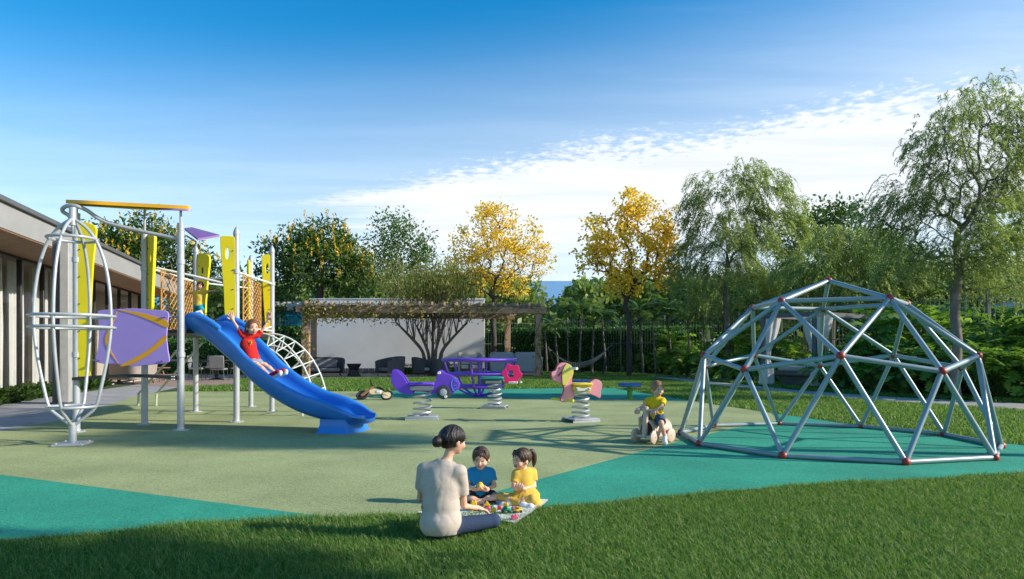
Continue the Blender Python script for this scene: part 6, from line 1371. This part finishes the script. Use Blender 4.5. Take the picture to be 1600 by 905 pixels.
shell(-.31, .17, 1).build('hood', birch, ro); MB().box((-.07, 0, .11), (.50, .27, .03), 0, .006).build('floor_board', birch, ro)
MB().lathe((-.30, 0, .2), [(.13, -.012), (.14, -.006), (.14, .006), (.13, .012)], 20, Matrix.Rotation(R(90), 4, 'Y')).build('rear_panel', birch, ro)
MB().box((.205, 0, .33), (.06, .085, .50), 0, .012, M=Matrix.Rotation(R(-5), 4, 'Y')).build('steering_column', birch, ro); MB().tube([(.185, -.19, .53), (.185, .19, .53)], .019, 12).build('handlebar', birch2, ro)
MB().box((.21, 0, .105), (.05, .34, .05), 0, .01).build('front_axle', birch, ro); MB().box((-.21, 0, .105), (.05, .32, .05), 0, .01).build('rear_axle', birch, ro)
for x in (.21, -.21):
    for y in (-.19, .19): w2 = MB().lathe((x, y, .112), [(.10, -.018), (.108, -.013), (.108, .013), (.10, .018)], 26, Matrix.Rotation(R(90), 4, 'X')).build('wheel', birch2, ro); MB().lathe((x, y, .112), [(.011, -.024), (.011, .024)], 8, Matrix.Rotation(R(90), 4, 'X')).build('axle_pin', birch, w2); 
ro.location = (c.x - .035, c.y, .010); ro.rotation_euler.z = R(-140)
J = dict(pel=(.0, .0, .43), che=(-.005, -.02, .61), nk=(-.005, -.03, .735), hd=(.012, -.05, .872), sl=(-.115, .04, .685), sr=(.098, -.075, .685), el=(-.215, -.03, .60), wl=(-.285, -.025, .545), er=(.045, -.195, .595), wr=(-.065, -.272, .545),
         hl=(-.075, .02, .405), hr=(.055, -.065, .405), kl=(-.225, .09, .37), al=(-.20, .16, .13), tl=(-.26, .13, .05), kr=(.03, -.255, .335), ar=(.085, -.255, .12), tr=(.075, -.325, .045))
k_, J, hp, tp, u, f, r2, T_ = person('small boy in bright yellow t-shirt and denim shorts riding the wooden toy', J, .245, (.30, -.93, -.12), (0, 0, 1), .0055, sk2, h_light, .55, {'l': ((-.35, -.7, -.25), (.2, .1, -1), 1.25, -1), 'r': ((-.5, -.6, -.2), (.2, .1, -1), 1.25, 1)}, .90)
shirt(k_, J, tp, u, T_, .014, .006, cloth('bright yellow jersey', (.70, .46, .012)), .62, -.055, .23, (), None, [((-.05, -.12, .50), (.05, -.13, .47), .009), ((.0, -.12, .56), (.07, -.11, .50), .009)])
legwear(k_, J, tp, u, T_, .012, .006, cloth('dark denim shorts', (.05, .085, .17)), .78, 'shorts'); hair(k_, hp, .245, h_light, .006, (), .12, th=.045, tufts=False)
for s in 'lr': shoe(k_, J['a' + s], J['t' + s], T_, .006, wsh); a = J['a' + s]; MB().tube([a + A((0, 0, -.03)), a + A((0, 0, .05))], .155 * T_, 12).build('sock', wsh, k_)
k_.location = (c.x + .01, c.y, 0)

# girl flying down the slide
D = 12.72; kk = F / D
def gj(zx, zy, dy, oz=0): px, py = 270 + zx / 4.526, 420 + zy / 4.526; return ((px - 388) / kk, dy, H - (py - Y0) / kk + oz)
J = dict(pel=gj(562, 622, .0, -.06), che=gj(533, 545, .0), nk=gj(545, 474, .0), hd=gj(566, 414, -.01), sl=gj(497, 468, -.06), sr=gj(592, 470, .07), el=gj(460, 408, -.05), wl=gj(432, 362, -.05), er=gj(634, 416, .08), wr=gj(662, 362, .09),
         hl=gj(545, 640, -.07, -.05), hr=gj(572, 640, .07, -.05), kl=gj(605, 660, -.08, -.03), al=gj(700, 742, -.08, -.03), tl=gj(752, 748, -.10, .06), kr=gj(640, 672, .10, -.02), ar=gj(722, 738, .10, -.01), tr=gj(768, 746, .09, .07))
s_, J, hp, tp, u, f, r2, T_ = person('laughing girl in red t-shirt with both arms raised riding down the blue slide', J, .285, (.62, -.76, -.16), (0, 0, 1), .0065, sk2, h_aub, .9, {'l': ((-.35, -.1, 1), (.2, -1, 0), .12, -1), 'r': ((.15, 0, 1), (-.2, -1, 0), .12, 1)}, .74)
red = cloth('red jersey', (.56, .022, .018)); rs = shirt(s_, J, tp, u, T_, .014, .007, red, .55, -.02, .24)
q = J['che'] + A((.085, -.10, .06)); em = MB(); em.lathe(q, [(.028, -.008), (.03, 0), (.028, .006)], 12, Matrix.Rotation(R(80), 4, 'X') @ Matrix.Rotation(R(-30), 4, 'Y'))
sunm = mat('sun print', (.80, .50, .03), .8, .05); em.build('sun_emblem', sunm, s_); 
for i in range(8): a = i * math.pi / 4; MB().tube([q + A((.036 * math.cos(a), -.006, .036 * math.sin(a))), q + A((.052 * math.cos(a), -.004, .052 * math.sin(a)))], .005, 5).build('sun_ray', sunm, s_)
legwear(s_, J, tp, u, T_, .012, .007, cloth('light denim', (.20, .28, .38)), .62, 'shorts')
c_, f_, u_, r_, ax = hp; hx = .285; ex = [cap(c_ - f_ * .20 * hx + r_ * s * .33 * hx + u_ * .1 * hx, c_ - f_ * .24 * hx + r_ * s * .36 * hx - u_ * .62 * hx, .12 * hx, .09 * hx, .03) for s in (-1, 1)] + [cap(c_ - f_ * .32 * hx, c_ - f_ * .36 * hx - u_ * .62 * hx, .26 * hx, .18 * hx, .03)]
p = [ell(c_ + u_ * .115 * hx - f_ * .055 * hx, (.40 * hx, .48 * hx, .44 * hx), ax, .01)] + ex + [ell(c_ - u_ * .05 * hx + f_ * .46 * hx, (.34 * hx, .34 * hx, .40 * hx), ax, .03 * hx, -1)]
strands_on(solid('hair', p, .007, h_aub, s_), hp, hx)
rsh = cloth('red canvas shoe', (.38, .015, .03)); sole_m = mat('cream rubber sole', (.70, .64, .52), .6)
for s in 'lr':
    x = shoe(s_, J['a' + s], J['t' + s], T_, .007, rsh, s=1.05); a, b = J['a' + s], J['t' + s]; off = A((.055, 0, -.05)); solid('sole', [cap(a + off * .9, b + off * .95, .036, .040, .01), cap(b + off * .9, b + off * .9 + A((.01, 0, .03)), .042, .04, .01)], .007, sole_m, s_)
s_.location = ((388 - 800) / F * D, D, 0)

# boy on the tower deck
D = 14.0; kk = F / D
J = dict(pel=gj(188, 262, 0), che=gj(189, 200, 0), nk=gj(193, 157, 0), hd=gj(197, 122, -.02), sl=gj(157, 170, 0), sr=gj(228, 167, 0), el=gj(116, 174, .02), wl=gj(84, 180, .04), er=gj(266, 160, -.02), wr=gj(300, 156, -.03),
         hl=gj(172, 270, .0), hr=gj(204, 270, .0), kl=gj(146, 322, .10), al=gj(125, 400, .25), tl=gj(135, 418, .2), kr=gj(222, 312, -.16), ar=gj(200, 395, .0), tr=gj(218, 412, -.08))
J = {k: (v[0] + 388 / kk - 312 / kk, v[1], v[2]) for k, v in J.items()}
for k in ('al', 'ar'): J[k] = (J[k][0], J[k][1], 1.98)
for k in ('tl', 'tr'): J[k] = (J[k][0], J[k][1], 1.945)
t_, J, hp, tp, u, f, r2, T_ = person('boy in yellow t-shirt and turquoise shorts running on the tower deck, arms spread', J, .175, (.2, -.95, -.1), (0, 0, 1), .006, sk3, h_brown, .6, {'l': ((-1, .1, -.1), (0, -.2, -1), .2, -1), 'r': ((1, 0, 0), (0, -.2, -1), .2, 1)}, .92)
shirt(t_, J, tp, u, T_, .012, .007, cloth('pale yellow jersey', (.66, .46, .07)), .5, -.01, .23); legwear(t_, J, tp, u, T_, .012, .007, cloth('turquoise shorts', (.012, .30, .42)), .72, 'shorts'); hair(t_, hp, .175, h_brown, .006, (), .09, th=.05)
for s in 'lr': shoe(t_, J['a' + s], J['t' + s], T_, .008, navy)
t_.location = ((312 - 800) / F * D, D, 0)
